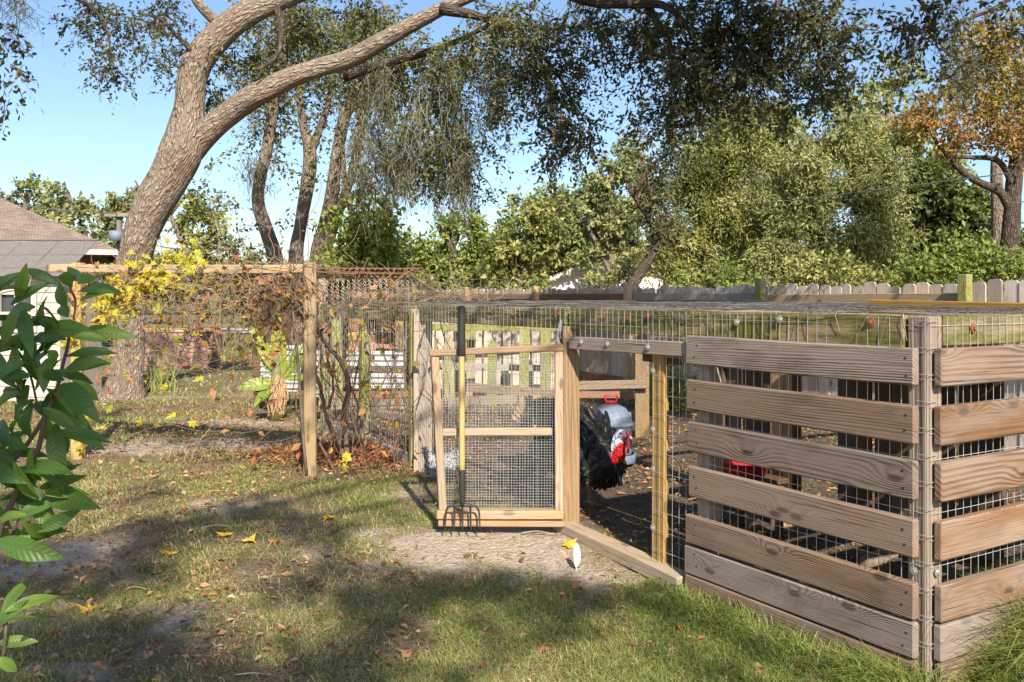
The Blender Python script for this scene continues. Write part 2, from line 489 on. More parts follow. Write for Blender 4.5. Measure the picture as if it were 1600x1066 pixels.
def objleaf(name, ramp, rough=0.35, spec=0.5, transl=0.25, vein=0.25, veincol=None, bscale=1.0):
    """Single big leaf; object space x runs from stalk to tip, y across."""
    m = N(name)
    oi = m.n('ObjectInfo').outputs['Random']
    tc = m.n('TexCoord').outputs['Object']
    sx = m.n('SeparateXYZ', {0: tc})
    x, y = sx.outputs[0], sx.outputs[1]
    ay = m.math('ABSOLUTE', y)
    w = m.math('SINE', m.math('MULTIPLY', m.math('SUBTRACT', x, m.math('MULTIPLY', ay, 0.8)), 90.0 / bscale))
    mid = m.range(ay, 0.004 * bscale, 0.018 * bscale, 1.0, 0.0)
    col = m.ramp(m.math('ADD', m.math('MULTIPLY', oi, 0.7), m.math('MULTIPLY', m.noise(m.n('VectorMath', {0: tc, 1: m.vec(oi, m.math('MULTIPLY', oi, 31), 0.0)}, operation='ADD').outputs[0], 5.0, 3.0), 0.3)), ramp)
    vc = veincol or (0.3, 0.36, 0.12)
    sp = m.noise(m.n('VectorMath', {0: tc, 1: m.vec(m.math('MULTIPLY', oi, 17.0), oi, 0.0)}, operation='ADD').outputs[0], 14.0, 3.0)
    col = m.mix(m.math('MULTIPLY', m.range(sp, 0.66, 0.74), 0.6), col, (0.22, 0.15, 0.05))
    col = m.mix(m.math('MULTIPLY', mid, 0.6), col, vc)
    col = m.mix(m.math('MULTIPLY', m.range(w, 0.6, 1.0), vein), col, vc)
    tcol = m.mix(1.0, col, (1.5, 1.7, 0.6), 'MULTIPLY')
    return m.done(col, rough, w, 0.15, 0.01, spec, transl=transl, tcol=tcol)


M['biglea'] = objleaf('shrub_leaf', [(0.0, (0.05, 0.11, 0.026)), (0.5, (0.095, 0.18, 0.036)), (0.85, (0.17, 0.25, 0.045)), (1.0, (0.26, 0.26, 0.06))], 0.4, 0.4, 0.35, 0.05, (0.07, 0.12, 0.035))
M['vineleaf'] = objleaf('yellow_vine_leaf', [(0.0, (0.40, 0.20, 0.02)), (0.25, (0.52, 0.36, 0.02)), (0.5, (0.50, 0.42, 0.03)), (0.8, (0.34, 0.36, 0.045)), (1.0, (0.24, 0.14, 0.05))], 0.55, 0.3, 0.4, 0.1, (0.45, 0.42, 0.1))
M['banana'] = objleaf('banana_leaf', [(0.0, (0.08, 0.17, 0.02)), (0.6, (0.19, 0.28, 0.03)), (1.0, (0.46, 0.40, 0.05))], 0.4, 0.4, 0.4, 0.15, (0.4, 0.42, 0.1))
M['deadleaf'] = objleaf('fallen_leaf_brown', [(0.0, (0.33, 0.12, 0.05)), (0.5, (0.40, 0.17, 0.06)), (1.0, (0.36, 0.22, 0.12))], 0.7, 0.2, 0.15, 0.15, (0.3, 0.16, 0.07))
M['oakleaf_sun_tint'] = leafmat('oak_leaf_sun_tint', [(0.0, (0.06, 0.07, 0.025)), (0.5, (0.14, 0.145, 0.05)), (1.0, (0.26, 0.23, 0.09))], 0.35)  # lighter copy of the oak leaf, sunlight put into its colour
M['goldfall'] = objleaf('fallen_leaf_gold', [(0.0, (0.60, 0.33, 0.03)), (1.0, (0.64, 0.42, 0.06))], 0.6, 0.25, 0.2, 0.15, (0.5, 0.3, 0.05))


# ------------------------------------------------------------------ the pen's axes
C = np.array([1.572, 3.38, 0.0])                      # front corner
DW = nrm(np.array([-0.52, 0.854, 0.0]))               # along the long front wall, away from the camera
DE = nrm(np.array([0.854, 0.52, 0.0]))                # along the short right wall
NW = -DE                                              # outward normal of the front wall
NE = -DW                                              # outward normal of the right wall
UP = np.array([0, 0, 1.0])


def W(t, z, off=0.0):
    return C + DW * t + NW * off + UP * z


def R(s, z, off=0.0):
    return C + DE * s + NE * off + UP * z


# ------------------------------------------------------------------ ground
def seg_coords(parts):
    out = []
    for a, b, n in parts:
        out.append(np.linspace(a, b, n, endpoint=False))
    out.append([parts[-1][1]])
    return np.concatenate(out)


def ellipse_mask(X, Y, lst):
    m = np.zeros_like(X)
    for px, py, rx, ry, s in lst:
        g = G(px, py)
        d = ((X - g[0]) / rx) ** 2 + ((Y - g[1]) / ry) ** 2
        m = np.maximum(m, s * np.exp(-d * 1.1))
    return m


SAND = [(740, 850, 0.75, 0.38, 1.0), (640, 880, 0.45, 0.3, .7), (850, 870, 0.5, 0.3, .95), (600, 840, .3, .25, .7), (330, 695, 1.2, 0.35, .95), (520, 690, .9, .4, .6), (210, 705, .8, .35, .9),
        (120, 870, .45, .35, .8), (60, 960, .4, .3, .6), (280, 965, .3, .2, .6), (110, 1050, .3, .15, .6), (230, 900, .3, .25, .4), (420, 940, .3, .2, .35), (700, 960, .35, .2, .4), (330, 790, .4, .3, .6), (880, 1000, .3, .15, .4), (960, 880, .4, .3, .7), (560, 850, .25, .2, .5), (250, 620, 2.0, .4, .5), (420, 660, 1.3, .5, .7),
        (1040, 900, .25, .2, .5), (170, 930, .3, .2, .5), (660, 770, .35, .5, .6), (60, 1050, .2, .12, .5), (1000, 910, .3, .15, .6)]


def ground_masks(X, Y):
    wx = X + 0.5 * (fbm(X * 1.7, Y * 1.7, 3) - 0.5); wy = Y + 0.5 * (fbm(X * 1.7, Y * 1.7, 9) - 0.5)
    sand = ellipse_mask(wx, wy, SAND)
    sand = np.clip(sand * 1.25 + (fbm(X * 2.6, Y * 2.6, 21) - 0.5) * 0.9, 0, 1)
    sand = np.clip((sand - 0.3 + (fbm(X * 9, Y * 9, 31) - 0.5) * 0.7) / 0.6, 0, 1)
    p = np.stack([X - C[0], Y - C[1]], -1)
    s = p @ DE[:2]; t = p @ DW[:2]
    ins = np.clip((s - 0.02) / 0.25, 0, 1) * np.clip((t + 0.02) / 0.15, 0, 1) * np.clip((4.6 - s) / 0.5, 0, 1) * np.clip((8.2 - t) / 1.2, 0, 1)
    pile = ellipse_mask(wx, wy, [(575, 712, 0.95, 0.55, 1.0), (620, 745, 0.4, 0.3, 0.9), (530, 735, .4, .25, .7)])
    return sand, ins, pile


def ground_z(X, Y):
    z = 0.03 * (fbm(X * 0.9, Y * 0.9, 5) - 0.5) + 0.022 * (fbm(X * 5, Y * 5, 8, 3) - 0.5)
    pile = ellipse_mask(X, Y, [(575, 712, 0.7, 0.4, 1.0)])
    z = z + 0.05 * pile
    near = np.clip((40 - np.hypot(X, Y)) / 20, 0, 1)
    return z * near + fall_z(Y)


xs = seg_coords([(-400, -60, 10), (-60, -12, 24), (-12, -5, 40), (-5, 5, 190), (5, 12, 50), (12, 60, 24), (60, 400, 10)])
ys = seg_coords([(-120, -12, 14), (-12, 1.5, 30), (1.5, 8, 150), (8, 16, 90), (16, 50, 40), (50, 500, 14)])
GX, GY = np.meshgrid(xs, ys)
sand, ins, pile = ground_masks(GX, GY)
gv = np.stack([GX, GY, ground_z(GX, GY)], -1).reshape(-1, 3)
nx, ny = len(xs), len(ys)
ii = (np.arange(ny - 1)[:, None] * nx + np.arange(nx - 1)[None, :])
gf = np.stack([ii, ii + 1, ii + nx + 1, ii + nx], -1).reshape(-1, 4)
mb = MB()
mb.add(gv, gf, 0.0, np.stack([sand, ins, pile], -1).reshape(-1, 3))


def ground_material():
    m = N('lawn_soil')
    tc = m.n('TexCoord').outputs['Object']
    ms = m.n('SeparateXYZ', {0: m.attr('tc', 'Vector')})
    fine = m.noise(tc, 60.0, 5.0, 0.7)
    mid = m.noise(tc, 9.0, 4.0, 0.6)
    low = m.noise(tc, 0.7, 3.0)
    soil = m.ramp(fine, [(0.3, (0.15, 0.105, 0.07)), (0.55, (0.30, 0.22, 0.145)), (0.75, (0.44, 0.35, 0.245))])
    turf = m.ramp(fine, [(0.3, (0.12, 0.10, 0.045)), (0.55, (0.27, 0.215, 0.105)), (0.75, (0.42, 0.34, 0.2))])
    turf = m.mix(m.range(mid, 0.35, 0.6), turf, soil)
    farg = m.ramp(low, [(0.3, (0.12, 0.15, 0.04)), (0.7, (0.22, 0.22, 0.07))])
    dist = m.n('VectorMath', {0: tc}, operation='LENGTH').outputs['Value']
    turf = m.mix(m.range(dist, 10.0, 20.0), turf, m.mix(0.5, turf, farg))
    sandc = m.ramp(fine, [(0.28, (0.34, 0.255, 0.185)), (0.5, (0.58, 0.465, 0.36)), (0.75, (0.70, 0.59, 0.475))])
    col = m.mix(ms.outputs[0], turf, sandc)
    dirt = m.ramp(m.math('ADD', m.math('MULTIPLY', fine, 0.6), m.math('MULTIPLY', mid, 0.4)), [(0.32, (0.07, 0.052, 0.036)), (0.5, (0.16, 0.12, 0.085)), (0.7, (0.34, 0.27, 0.2))])
    col = m.mix(ms.outputs[1], col, dirt)
    pl = m.ramp(fine, [(0.3, (0.10, 0.045, 0.028)), (0.7, (0.26, 0.13, 0.075))])
    col = m.mix(ms.outputs[2], col, pl)
    clod = m.noise(tc, 26.0, 3.0, 0.6)
    col = m.mix(m.math('MULTIPLY', m.range(clod, 0.5, 0.66), 0.36), col, m.mix(1.0, col, (0.42, 0.36, 0.32), 'MULTIPLY'))
    bits = m.n('TexVoronoi', {'Vector': tc, 'Scale': 95.0}, feature='F1')
    col = m.mix(m.math('MULTIPLY', m.range(bits.outputs['Distance'], 0.12, 0.22, 1.0, 0.0), m.range(m.n('SeparateXYZ', {0: bits.outputs['Color']}).outputs[0], 0.55, 0.7)), col, m.mix(m.n('SeparateXYZ', {0: bits.outputs['Color']}).outputs[1], (0.16, 0.085, 0.045), (0.55, 0.47, 0.36)))
    h = m.math('ADD', m.math('ADD', fine, m.math('MULTIPLY', mid, 0.8)), m.math('MULTIPLY', clod, 1.2))
    return m.done(col, 0.95, h, 1.0, 0.04, 0.1)


M['ground'] = ground_material()
tag(mb.build('ground', M['ground'], None, True), 'sandy lawn with patches of bare soil and dry grass', kind='structure')

rd = MB()
n = 24
rx_ = np.linspace(-60, 10, n)
rv = np.concatenate([np.stack([rx_, 33 + 0.02 * rx_, np.full(n, 0.03)], -1), np.stack([rx_, 37.5 + 0.02 * rx_, np.full(n, 0.03)], -1)])
rd.add(rv, np.stack([np.arange(n - 1), np.arange(1, n), np.arange(1, n) + n, np.arange(n - 1) + n], -1))
tag(rd.build('road', M['concrete']), 'pale road strip beyond the lawn on the left', kind='structure')


# ------------------------------------------------------------------ back fence
fence = empty('privacy_fence', (4.05, 7.87, 0), 'weathered grey dog-eared picket fence running behind the pen', 'fence')
DF = nrm(np.array([-0.49, 0.872, 0.0])); NF = np.array([-DF[1], DF[0], 0.0])
F0 = np.array([4.05, 7.87, 0.0])


def picket_mesh(h, w, th, mat, name='picket'):
    ear = 0.02
    o = [(-0.05, -w / 2), (h - ear, -w / 2), (h, -w / 2 + ear * 1.1), (h + 0.004, 0), (h, w / 2 - ear * 1.1), (h - ear, w / 2), (-0.05, w / 2)]
    mb = MB(); k = len(o)
    v = [(x, y, -th / 2) for x, y in o] + [(x, y, th / 2) for x, y in o]
    mb.add(v, [np.arange(k)[::-1].reshape(1, -1), (np.arange(k) + k).reshape(1, -1), np.array([[i, (i + 1) % k, (i + 1) % k + k, i + k] for i in range(k)])])
    return mb.mesh(name, mat)


pick = [picket_mesh(1.505 + 0.008 * i, 0.137, 0.016, M['picket']) for i in range(5)]
t = -2.2; k = 0
while t < 13.2:
    big = t < -0.1
    c = F0 + DF * t + NF * (0.0 if k % 1 == 0 else 0.0)
    z0 = random.uniform(-0.015, 0.01) + (0.02 if big else 0)
    Mx = frame(UP + DF * random.uniform(-0.012, 0.012), DF + NF * random.uniform(-0.1, 0.1), c + UP * z0 - NF * random.uniform(0.0, 0.006))
    link('picket', random.choice(pick), fence, Mx)
    t += 0.1425; k += 1
for i, tt in enumerate((0.0, 2.44, 4.88, 7.32, 9.76, 12.2)):
    c = F0 + DF * tt + NF * 0.115
    board('post', fence, c - UP * 0.1, c + UP * (1.60 if i < 2 else 1.56), 0.089, 0.089, DF, M['mosspost'] if i < 2 else M['tall_post'], 0.006)
    mt = [M['yellow'], M['greyrail'], M['picket_dark'], M['picket_dark'], M['greyrail'], M['greyrail']][i]
    for zz in (1.395, 0.25, 0.75):
        a = F0 + DF * (tt + 0.05) + NF * 0.047 + UP * zz; b = F0 + DF * (tt + 2.38) + NF * 0.047 + UP * (zz + random.uniform(-0.02, 0.02))
        if i < 5:
            board('rail', fence, a, b, 0.089, 0.038, UP, mt, 0.004, 4, 0.01)
a = F0 + DF * (-2.3) + NF * 0.047
board('rail', fence, a + UP * 1.22, F0 + DF * (-0.06) + NF * 0.047 + UP * 1.24, 0.089, 0.038, UP, M['greyrail'])

# ------------------------------------------------------------------ the pen
pen = empty('poultry_pen', C, 'long low timber and wire poultry pen with slatted front corner', 'pen')
TOP = 1.335
# posts
board('post', pen, C + DE * 0.05 + DW * 0.05 - UP * 0.25, C + DE * 0.05 + DW * 0.05 + UP * (TOP + 0.005), 0.089, 0.089, DW, M['gate'], 0.006)
board('post', pen, W(1.22, -0.2, -0.05), W(1.22, 1.2, -0.05), 0.089, 0.089, DW, M['postwood'], 0.006)
tag(board('post', pen, W(1.565, -0.2, -0.03), W(1.565, 1.115, -0.03), 0.092, 0.04, DW, M['yellow'], 0.004, 6, 0.006), 'golden yellow gate post')
tag(board('post', pen, W(2.385, -0.2, -0.03), W(2.385, 1.23, -0.03), 0.1, 0.07, np.array([1.0, 0.0, 0]), M['gate'], 0.005), 'clean pine gate post')
board('post', pen, W(4.47, -0.1, -0.04), W(4.47, TOP - 0.03, -0.04), 0.15, 0.05, np.array([1.0, 0.12, 0]), M['postwood'], 0.005, 6, 0.006)
board('post', pen, W(4.57, -0.1, 0.0), W(4.57, TOP - 0.03, 0.0), 0.05, 0.05, DW, M['mosspost'], 0.005)
board('post', pen, W(5.7, -0.1, -0.04), W(5.7, TOP - 0.03, -0.04), 0.089, 0.089, DW, M['mosspost'], 0.005)
board('post', pen, W(6.75, -0.1, -0.04), W(6.75, TOP - 0.03, -0.04), 0.089, 0.089, DW, M['mosspost'], 0.005)
# top beams, header, sill
board('beam', pen, W(0.105, 1.275, -0.022), W(2.36, 1.278, -0.022), 0.135, 0.038, UP, M['mossy'], 0.004, 8, 0.012)
board('beam', pen, W(2.41, 1.275, -0.022), W(4.5, 1.272, -0.022), 0.125, 0.038, UP, M['mossy'], 0.004, 8, 0.012)
board('beam', pen, W(4.53, 1.27, -0.022), W(6.8, 1.262, -0.022), 0.125, 0.038, UP, M['mossy'], 0.004, 8, 0.014)
board('beam', pen, R(0.1, 1.28, -0.022), R(2.6, 1.285, -0.022), 0.12, 0.038, UP, M['mossy'], 0.004, 8, 0.01)
board('header', pen, W(1.30, 1.145, 0.006), W(2.33, 1.135, 0.006), 0.075, 0.034, UP, M['postwood'], 0.004, 4, 0.006)
board('header', pen, W(1.42, 1.085, -0.05), W(1.72, 1.085, -0.05), 0.05, 0.034, UP, M['darkwood'], 0.004)
board('sill', pen, W(1.33, -0.035, 0.01), W(2.45, 0.02, 0.01), 0.105, 0.08, NW, M['postwood'], 0.008, 6, 0.012)
board('sill', pen, W(4.6, 0.05, -0.02), W(6.9, 0.06, -0.02), 0.14, 0.04, UP, M['greyrail'], 0.006, 6, 0.012)
# slats: front wall
ZF = [(1.218, 1.074), (0.999, 0.852), (0.790, 0.640), (0.568, 0.420), (0.326, 0.186), (0.176, 0.038), (0.028, -0.118)]
for i, (z1, z0) in enumerate(ZF):
    zt = (z1 + z0) / 2
    ext = 1.285 + (0.02 if i >= 4 else 0)
    o = board('slat', pen, W(0.035, zt, 0.022), W(ext + random.uniform(-0.01, 0.01), zt + random.uniform(-0.004, 0.004), 0.022 + random.uniform(0, 0.002)), z1 - z0, 0.036, UP, M['plank'], 0.006, 5, 0.004)
for i, (z1, z0) in enumerate(ZF):
    zt = (z1 + z0) / 2
    board('slat', pen, R(0.022, zt, 0.022), R(2.4, zt + random.uniform(-0.006, 0.006), 0.022), z1 - z0, 0.036, UP, M['plank_warm'], 0.006, 5, 0.004)
# screws and washers
nl = MB(); tube(nl, [(0, 0, 0), (0, 0, 0.0015)], 0.0048, 8)
nlm = nl.mesh('screw_head', M['iron'])
for z1, z0 in ZF[:6]:
    for tt_ in (0.075, 1.225):
        for zz_ in (0.3, 0.72):
            zc = z0 + (z1 - z0) * zz_ + random.uniform(-.01, .01)
            link('screw_head', nlm, pen, frame(DW, UP, W(tt_ + random.uniform(-.012, .012), zc, 0.0402)) @ Matrix.Rotation(math.pi, 4, 'X'))
scr = MB()
tube(scr, [(0, 0, 0), (0, 0, 0.004)], 0.017, 12); tube(scr, [(0, 0, 0.004), (0, 0, 0.011)], 0.0095, 6)
scm = scr.mesh('washer', M['steel'])
scr2 = MB()
tube(scr2, [(0, 0, 0), (0, 0, 0.004)], 0.018, 12); tube(scr2, [(0, 0, 0.004), (0, 0, 0.012)], 0.009, 6)
scm2 = scr2.mesh('washer', M['rust'])


def washer(p, nd, me):
    ydir = np.cross(nd, UP) if abs(nd[2]) < 0.9 else np.array([1.0, 0, 0])
    link('washer', me, pen, frame(ydir, np.cross(nd, ydir), p))


for z in (1.02, 0.71, 0.50, 0.19):
    washer(W(1.595, z, -0.0055), NW, scm)
for t_, m_ in ((0.25, scm2), (0.72, scm), (0.98, scm), (1.62, scm2), (1.78, scm2), (2.02, scm2), (2.46, scm2), (3.0, scm2), (3.3, scm2)):
    washer(W(t_, 1.305 + random.uniform(-0.015, 0.01), 0.004), NW, m_)
for t_ in (1.6, 1.95, 2.2):
    washer(W(t_, 1.145, 0.026), NW, scm)
washer(R(0.28, 1.29, 0.004), NE, scm2)
washer(W(0.06, 0.365, 0.002), NW, scm)
washer(R(0.05, 0.365, 0.002), NE, scm)


def wires(mb, o, u, v, LU, LV, du, dv, r, wob=0.004, seg=0.25, nrm_off=None):
    """Welded wire: straight strands along v every du, along u every dv."""
    nd = nrm(np.cross(u, v))
    sd = random.randint(0, 999)

    def strand(p0, dr, L, side):
        k = max(2, int(L / seg) + 1)
        s = np.linspace(0, L, k)
        pts = p0[None] + dr[None] * s[:, None]
        q = pts @ u; w_ = pts @ v
        pts = pts + nd[None] * ((vnoise(q * 3.1, w_ * 3.1, sd) - 0.5) * 2 * wob)[:, None] + side[None] * ((vnoise(q * 5.0 + 9, w_ * 5.0, sd + 5) - 0.5) * wob)[:, None]
        V, Fc, TC = tube_arrays(pts, r, 4, cap=False)
        mb.add(V, Fc, 0, TC)
    for a_ in np.arange(0, LU + 1e-6, du):
        strand(o + u * a_, v, LV, u)
    for b_ in np.arange(0, LV + 1e-6, dv):
        strand(o + v * b_, u, LU, v)


def mesh_panel(name, parent, o, u, v, LU, LV, du, dv, r, mat, wob=0.004):
    mb = MB(); wires(mb, o, u, v, LU, LV, du, dv, r, wob)
    return mb.build(name, mat, parent)


mesh_panel('wire_mesh', pen, W(0.012, -0.12, 0.0015), DW, UP, 1.58, 1.455, 0.0508, 0.1016, 0.0013, M['wire'], 0.003)
mesh_panel('wire_mesh', pen, W(1.6, 1.16, 0.025), DW, UP, 0.85, 0.18, 0.0508, 0.09, 0.0013, M['wire'], 0.006)
mesh_panel('wire_mesh', pen, W(2.46, -0.02, 0.004), DW, UP, 4.32, 1.36, 0.0508, 0.1016, 0.0013, M['wire'], 0.006)
mesh_panel('wire_mesh', pen, R(0.012, -0.12, 0.0015), DE, UP, 2.6, 1.455, 0.0508, 0.1016, 0.0013, M['wire'], 0.003)
# mesh roof: a sagging sheet of wire plus a crumpled edge
rm = MB(); wires(rm, W(-0.0, TOP + 0.012, 0.01), DE, DW, 4.2, 6.8, 0.05, 0.05, 0.0012, 0.02)
rm.build('roof_mesh', M['wire_rust'], pen)
rm = MB()
for i in range(70):
    t0 = random.uniform(-0.0, 6.4)
    s0 = random.uniform(0.0, 0.9)
    p = W(t0, TOP + 0.02 + random.uniform(0, 0.012), -s0)
    pts = [p]
    L = random.uniform(0.3, 0.9)
    for q in range(6):
        pts.append(pts[-1] + DW * L / 6 + DE * random.uniform(-0.04, 0.04) + UP * random.uniform(-0.008, 0.008))
    tube(rm, smooth_path(pts, 10), 0.0016, 4, cap=False)
rm.build('roof_mesh', M['wire_rust'], pen)
# wire lacing that ties the roof to the beam
lm = MB()
for t_ in np.arange(0.05, 4.4, 0.07):
    t_ += random.uniform(-0.02, 0.02)
    if random.random() < 0.55:
        a = W(t_, TOP + 0.014, -0.02); b = W(t_ + random.uniform(-0.01, 0.015), TOP + 0.008, 0.012); c = W(t_ + random.uniform(-0.03, 0.06), random.uniform(1.22, 1.27), 0.009)
        tube(lm, smooth_path([a, b, c], 6), 0.0012, 4, cap=False)
pts = [W(t_, 1.29 + 0.022 * math.sin(t_ * 5.2) + random.uniform(-0.012, 0.012), 0.008) for t_ in np.arange(1.2, 4.4, 0.11)]
tube(lm, smooth_path(pts, 110), 0.0022, 4, cap=False)
tag(lm.build('lacing_wire', M['wire_rust'], pen), kind='stuff')
# corner strands of the mesh, wrapped round the post
lm = MB()
for z in np.arange(0.0, 1.33, 0.1016):
    tube(lm, smooth_path([W(0.05, z, 0.002), W(0.0, z, 0.006), C + UP * z + (NW + NE) * 0.004, R(0.0, z, 0.006), R(0.05, z, 0.002)], 8), 0.0014, 4, cap=False)
tag(lm.build('lacing_wire', M['wire'], pen), kind='stuff')
# roof beams
b0 = np.array([2.52, 4.05, 1.338]); b1 = np.array([1.98, 4.94, 1.352])
tag(board('roof_beam', pen, b0, b1, 0.085, 0.05, UP, M['yellow'], 0.004), 'yellow roof beam')
board('roof_beam', pen, R(4.2, 1.3, 0) , W(6.8, 1.3, -4.2), 0.1, 0.04, UP, M['greyrail'])
for t_ in (1.25, 2.4, 4.48):
    board('roof_beam', pen, W(t_, 1.27, -0.08), W(t_, 1.27, -4.15), 0.085, 0.038, UP, M['greyrail'])
# inner partition of dark boards behind the slatted corner
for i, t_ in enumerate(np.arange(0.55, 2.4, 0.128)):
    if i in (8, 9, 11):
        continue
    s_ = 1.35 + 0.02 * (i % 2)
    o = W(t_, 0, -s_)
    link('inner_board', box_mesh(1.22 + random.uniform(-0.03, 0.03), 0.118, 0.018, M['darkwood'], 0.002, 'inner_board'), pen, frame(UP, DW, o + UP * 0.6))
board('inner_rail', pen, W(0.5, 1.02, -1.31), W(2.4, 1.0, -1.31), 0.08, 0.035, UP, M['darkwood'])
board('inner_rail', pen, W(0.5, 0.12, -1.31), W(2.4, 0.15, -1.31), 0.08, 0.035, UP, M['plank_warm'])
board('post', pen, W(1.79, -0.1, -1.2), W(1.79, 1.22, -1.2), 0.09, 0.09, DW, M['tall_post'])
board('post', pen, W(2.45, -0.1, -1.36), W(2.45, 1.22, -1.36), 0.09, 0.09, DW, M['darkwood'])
board('shade_board', pen, R(0.35, 1.232, -0.2), R(0.35, 1.23, -1.25), 0.5, 0.016, DE, M['darkwood'])  # added boards, hidden behind the front beam, that keep the corner dark inside
board('shade_board', pen, R(1.0, 1.236, -0.2), R(1.0, 1.234, -1.25), 0.55, 0.016, DE, M['darkwood'])
# partition rails and post seen through the gateway
pA = P(1003, 560, 8.9)
board('post', pen, [pA[0], 8.9, -0.1], [pA[0], 8.9, 1.3], 0.14, 0.05, np.array([1.0, 0, 0]), M['postwood'])
board('inner_rail', pen, P(885, 603, 8.82), P(1012, 600, 8.82), 0.085, 0.04, UP, M['postwood'])
board('inner_rail', pen, P(885, 617, 9.3), P(992, 617, 9.3), 0.07, 0.04, UP, M['redboard'])
board('inner_rail', pen, P(885, 648, 9.0), P(1000, 652, 9.0), 0.09, 0.04, UP, M['greyrail'])

# ------------------------------------------------------------------ run fence with mossy posts in the far half of the pen
run = empty('old_run_fence', P(760, 640, 11.6) * np.array([1, 1, 0]), 'old fence of mossy pointed posts seen through the gate', 'fence')


def pointed(parent, px, ptop, Y, w=0.11, lean=0.0):
    x = (px - 800) / F * Y
    zt = EYE - (ptop - HOR) / F * Y
    o = [(-0.1, -w / 2), (zt - 0.1, -w / 2), (zt, 0), (zt - 0.1, w / 2), (-0.1, w / 2)]
    mb = MB(); k = 5; th = 0.05
    mb.add([(a, b, -th / 2) for a, b in o] + [(a, b, th / 2) for a, b in o], [np.arange(k)[::-1].reshape(1, -1), (np.arange(k) + k).reshape(1, -1), np.array([[i, (i + 1) % k, (i + 1) % k + k, i + k] for i in range(k)])])
    link('post', mb.mesh('post', M['mosspost']), parent, frame(UP + np.array([lean, 0, 0]), np.array([1.0, 0, 0]), (x, Y, 0)))


for px, pt, Y, w in ((702, 524, 11.4, 0.13), (768, 528, 11.5, 0.12), (818, 494, 11.6, 0.13), (735, 498, 12.4, 0.12), (852, 497, 11.8, 0.13)):
    pointed(run, px, pt, Y, w, random.uniform(-0.03, 0.03))
board('rail', run, P(664, 512, 12.0), P(872, 512, 12.2), 0.09, 0.04, UP, M['mosspost'])
board('rail', run, P(664, 572, 12.0), P(872, 576, 12.2), 0.09, 0.04, UP, M['greyrail'])
board('rail', run, P(730, 605, 10.4), P(880, 617, 9.9), 0.10, 0.05, UP, M['postwood'])
for i in range(14):
    Y = 12.6
    x = P(672 + i * 15, 500, Y)[0]
    if i in (3, 4):
        continue
    link('board', box_mesh(1.15 + random.uniform(-0.1, 0.15), 0.115, 0.018, M['picket'], 0.003), run, frame(UP + np.array([random.uniform(-0.02, .02), 0, 0]), np.array([1.0, 0, 0]), (x, Y + random.uniform(-.02, .02), 0.62)))

for nm, a, b, w, th, mt, lb in (('landscape_timber', G(640, 640) + UP * 0.06, G(870, 628) + UP * 0.06, 0.12, 0.11, M['postwood'], 'long timber lying on the ground behind the gate mesh'),
                                ('landscape_timber', G(560, 648) + UP * 0.05, G(662, 664) + UP * 0.05, 0.1, 0.1, M['greyrail'], 'short grey timber lying behind the corner post of the pen'),
                                ('landscape_timber', G(1290, 905) + UP * 0.03 + DE * .3, G(1400, 860) + UP * 0.04 + DE * .3, 0.07, 0.06, M['postwood'], 'loose timber on the dirt behind the slats')):
    tag(board(nm, None, a, b, w, th, UP, mt, 0.012, 5, 0.015), lb, 'timber')

# ------------------------------------------------------------------ gate
GYd = 5.36
gate = empty('gate', P(880, 826, GYd), 'open pine gate covered with fine wire mesh beside the gateway', 'gate')
TL, TR, BL, BR = P(679, 552, GYd), P(873, 543, GYd), P(692, 814, GYd), P(874, 814, GYd)
YV = np.array([0, 1.0, 0])
board('stile', gate, BL + UP * 0.0, TL - UP * 0.022, 0.047, 0.04, np.array([1.0, 0.3, 0]), M['gate'], 0.004, 5, 0.005)
board('stile', gate, BR + UP * 0.0, TR - UP * 0.022, 0.05, 0.04, np.array([1.0, 0, 0]), M['gate'], 0.004, 5, 0.004)
board('top_rail', gate, TL + np.array([-0.03, -0.002, 0]), TR + np.array([0.03, -0.002, 0]), 0.04, 0.05, UP, M['gate'], 0.006, 6, 0.01)
mL, mR = P(686, 676, GYd), P(868, 675, GYd)
board('middle_rail', gate, mL + YV * 0.015 + np.array([0.02, 0, 0]), mR + YV * 0.015 - np.array([0.02, 0, 0]), 0.045, 0.05, UP, M['gate'], 0.006, 5, 0.006)
board('bottom_rail', gate, P(683, 803, GYd - 0.01), P(880, 803, GYd - 0.01), 0.05, 0.085, UP, M['gate'], 0.006, 5, 0.004)
board('bottom_board', gate, P(685, 817, GYd - 0.03), P(881, 818, GYd - 0.03), 0.034, 0.05, UP, M['gate'], 0.004, 5, 0.004)
g0 = P(690, 800, GYd + 0.03)
mesh_panel('wire_mesh', gate, P(692, 802, GYd + 0.032), np.array([1.0, 0, 0]), UP, 0.685, 0.965, 0.0165, 0.0165, 0.0010, M['wire'], 0.0025)
hg = MB()
for z in (0.18, 0.95):
    c = P(877, 800, GYd - 0.03); c[2] = z
    boxes(hg, c, (0.05, 0.006, 0.06)); tube(hg, [c + np.array([0.0, -0.005, -0.035]), c + np.array([0, -0.005, 0.035])], 0.006, 8)
latch = MB()
tube(latch, smooth_path([W(2.43, 1.25, 0.02), W(2.43, 1.2, 0.03), W(2.44, 1.16, 0.03), W(2.42, 1.13, 0.03), W(2.40, 1.12, 0.03)], 14), 0.006, 6)
tube(latch, [W(2.43, 1.27, 0.012), W(2.43, 1.20, 0.014)], 0.009, 6)
latch.build('latch_hook', M['steel'], pen)

# ------------------------------------------------------------------ garden fork leaning on the gate
fork = empty('garden_fork', P(722, 833, 5.27), 'five-tined garden fork with black grip leaning on the gate', 'fork')
fb = P(722.5, 833, 5.22); ft = P(721, 478, 5.31)
ax = nrm(ft - fb); L = np.linalg.norm(ft - fb)


def along(f_):
    return fb + (ft - fb) * f_


sh = MB(); tube(sh, [along(x) for x in np.linspace(0.25, 0.98, 14)], 0.0165, 12)
me = sh.mesh('shaft', M['handle'], True)
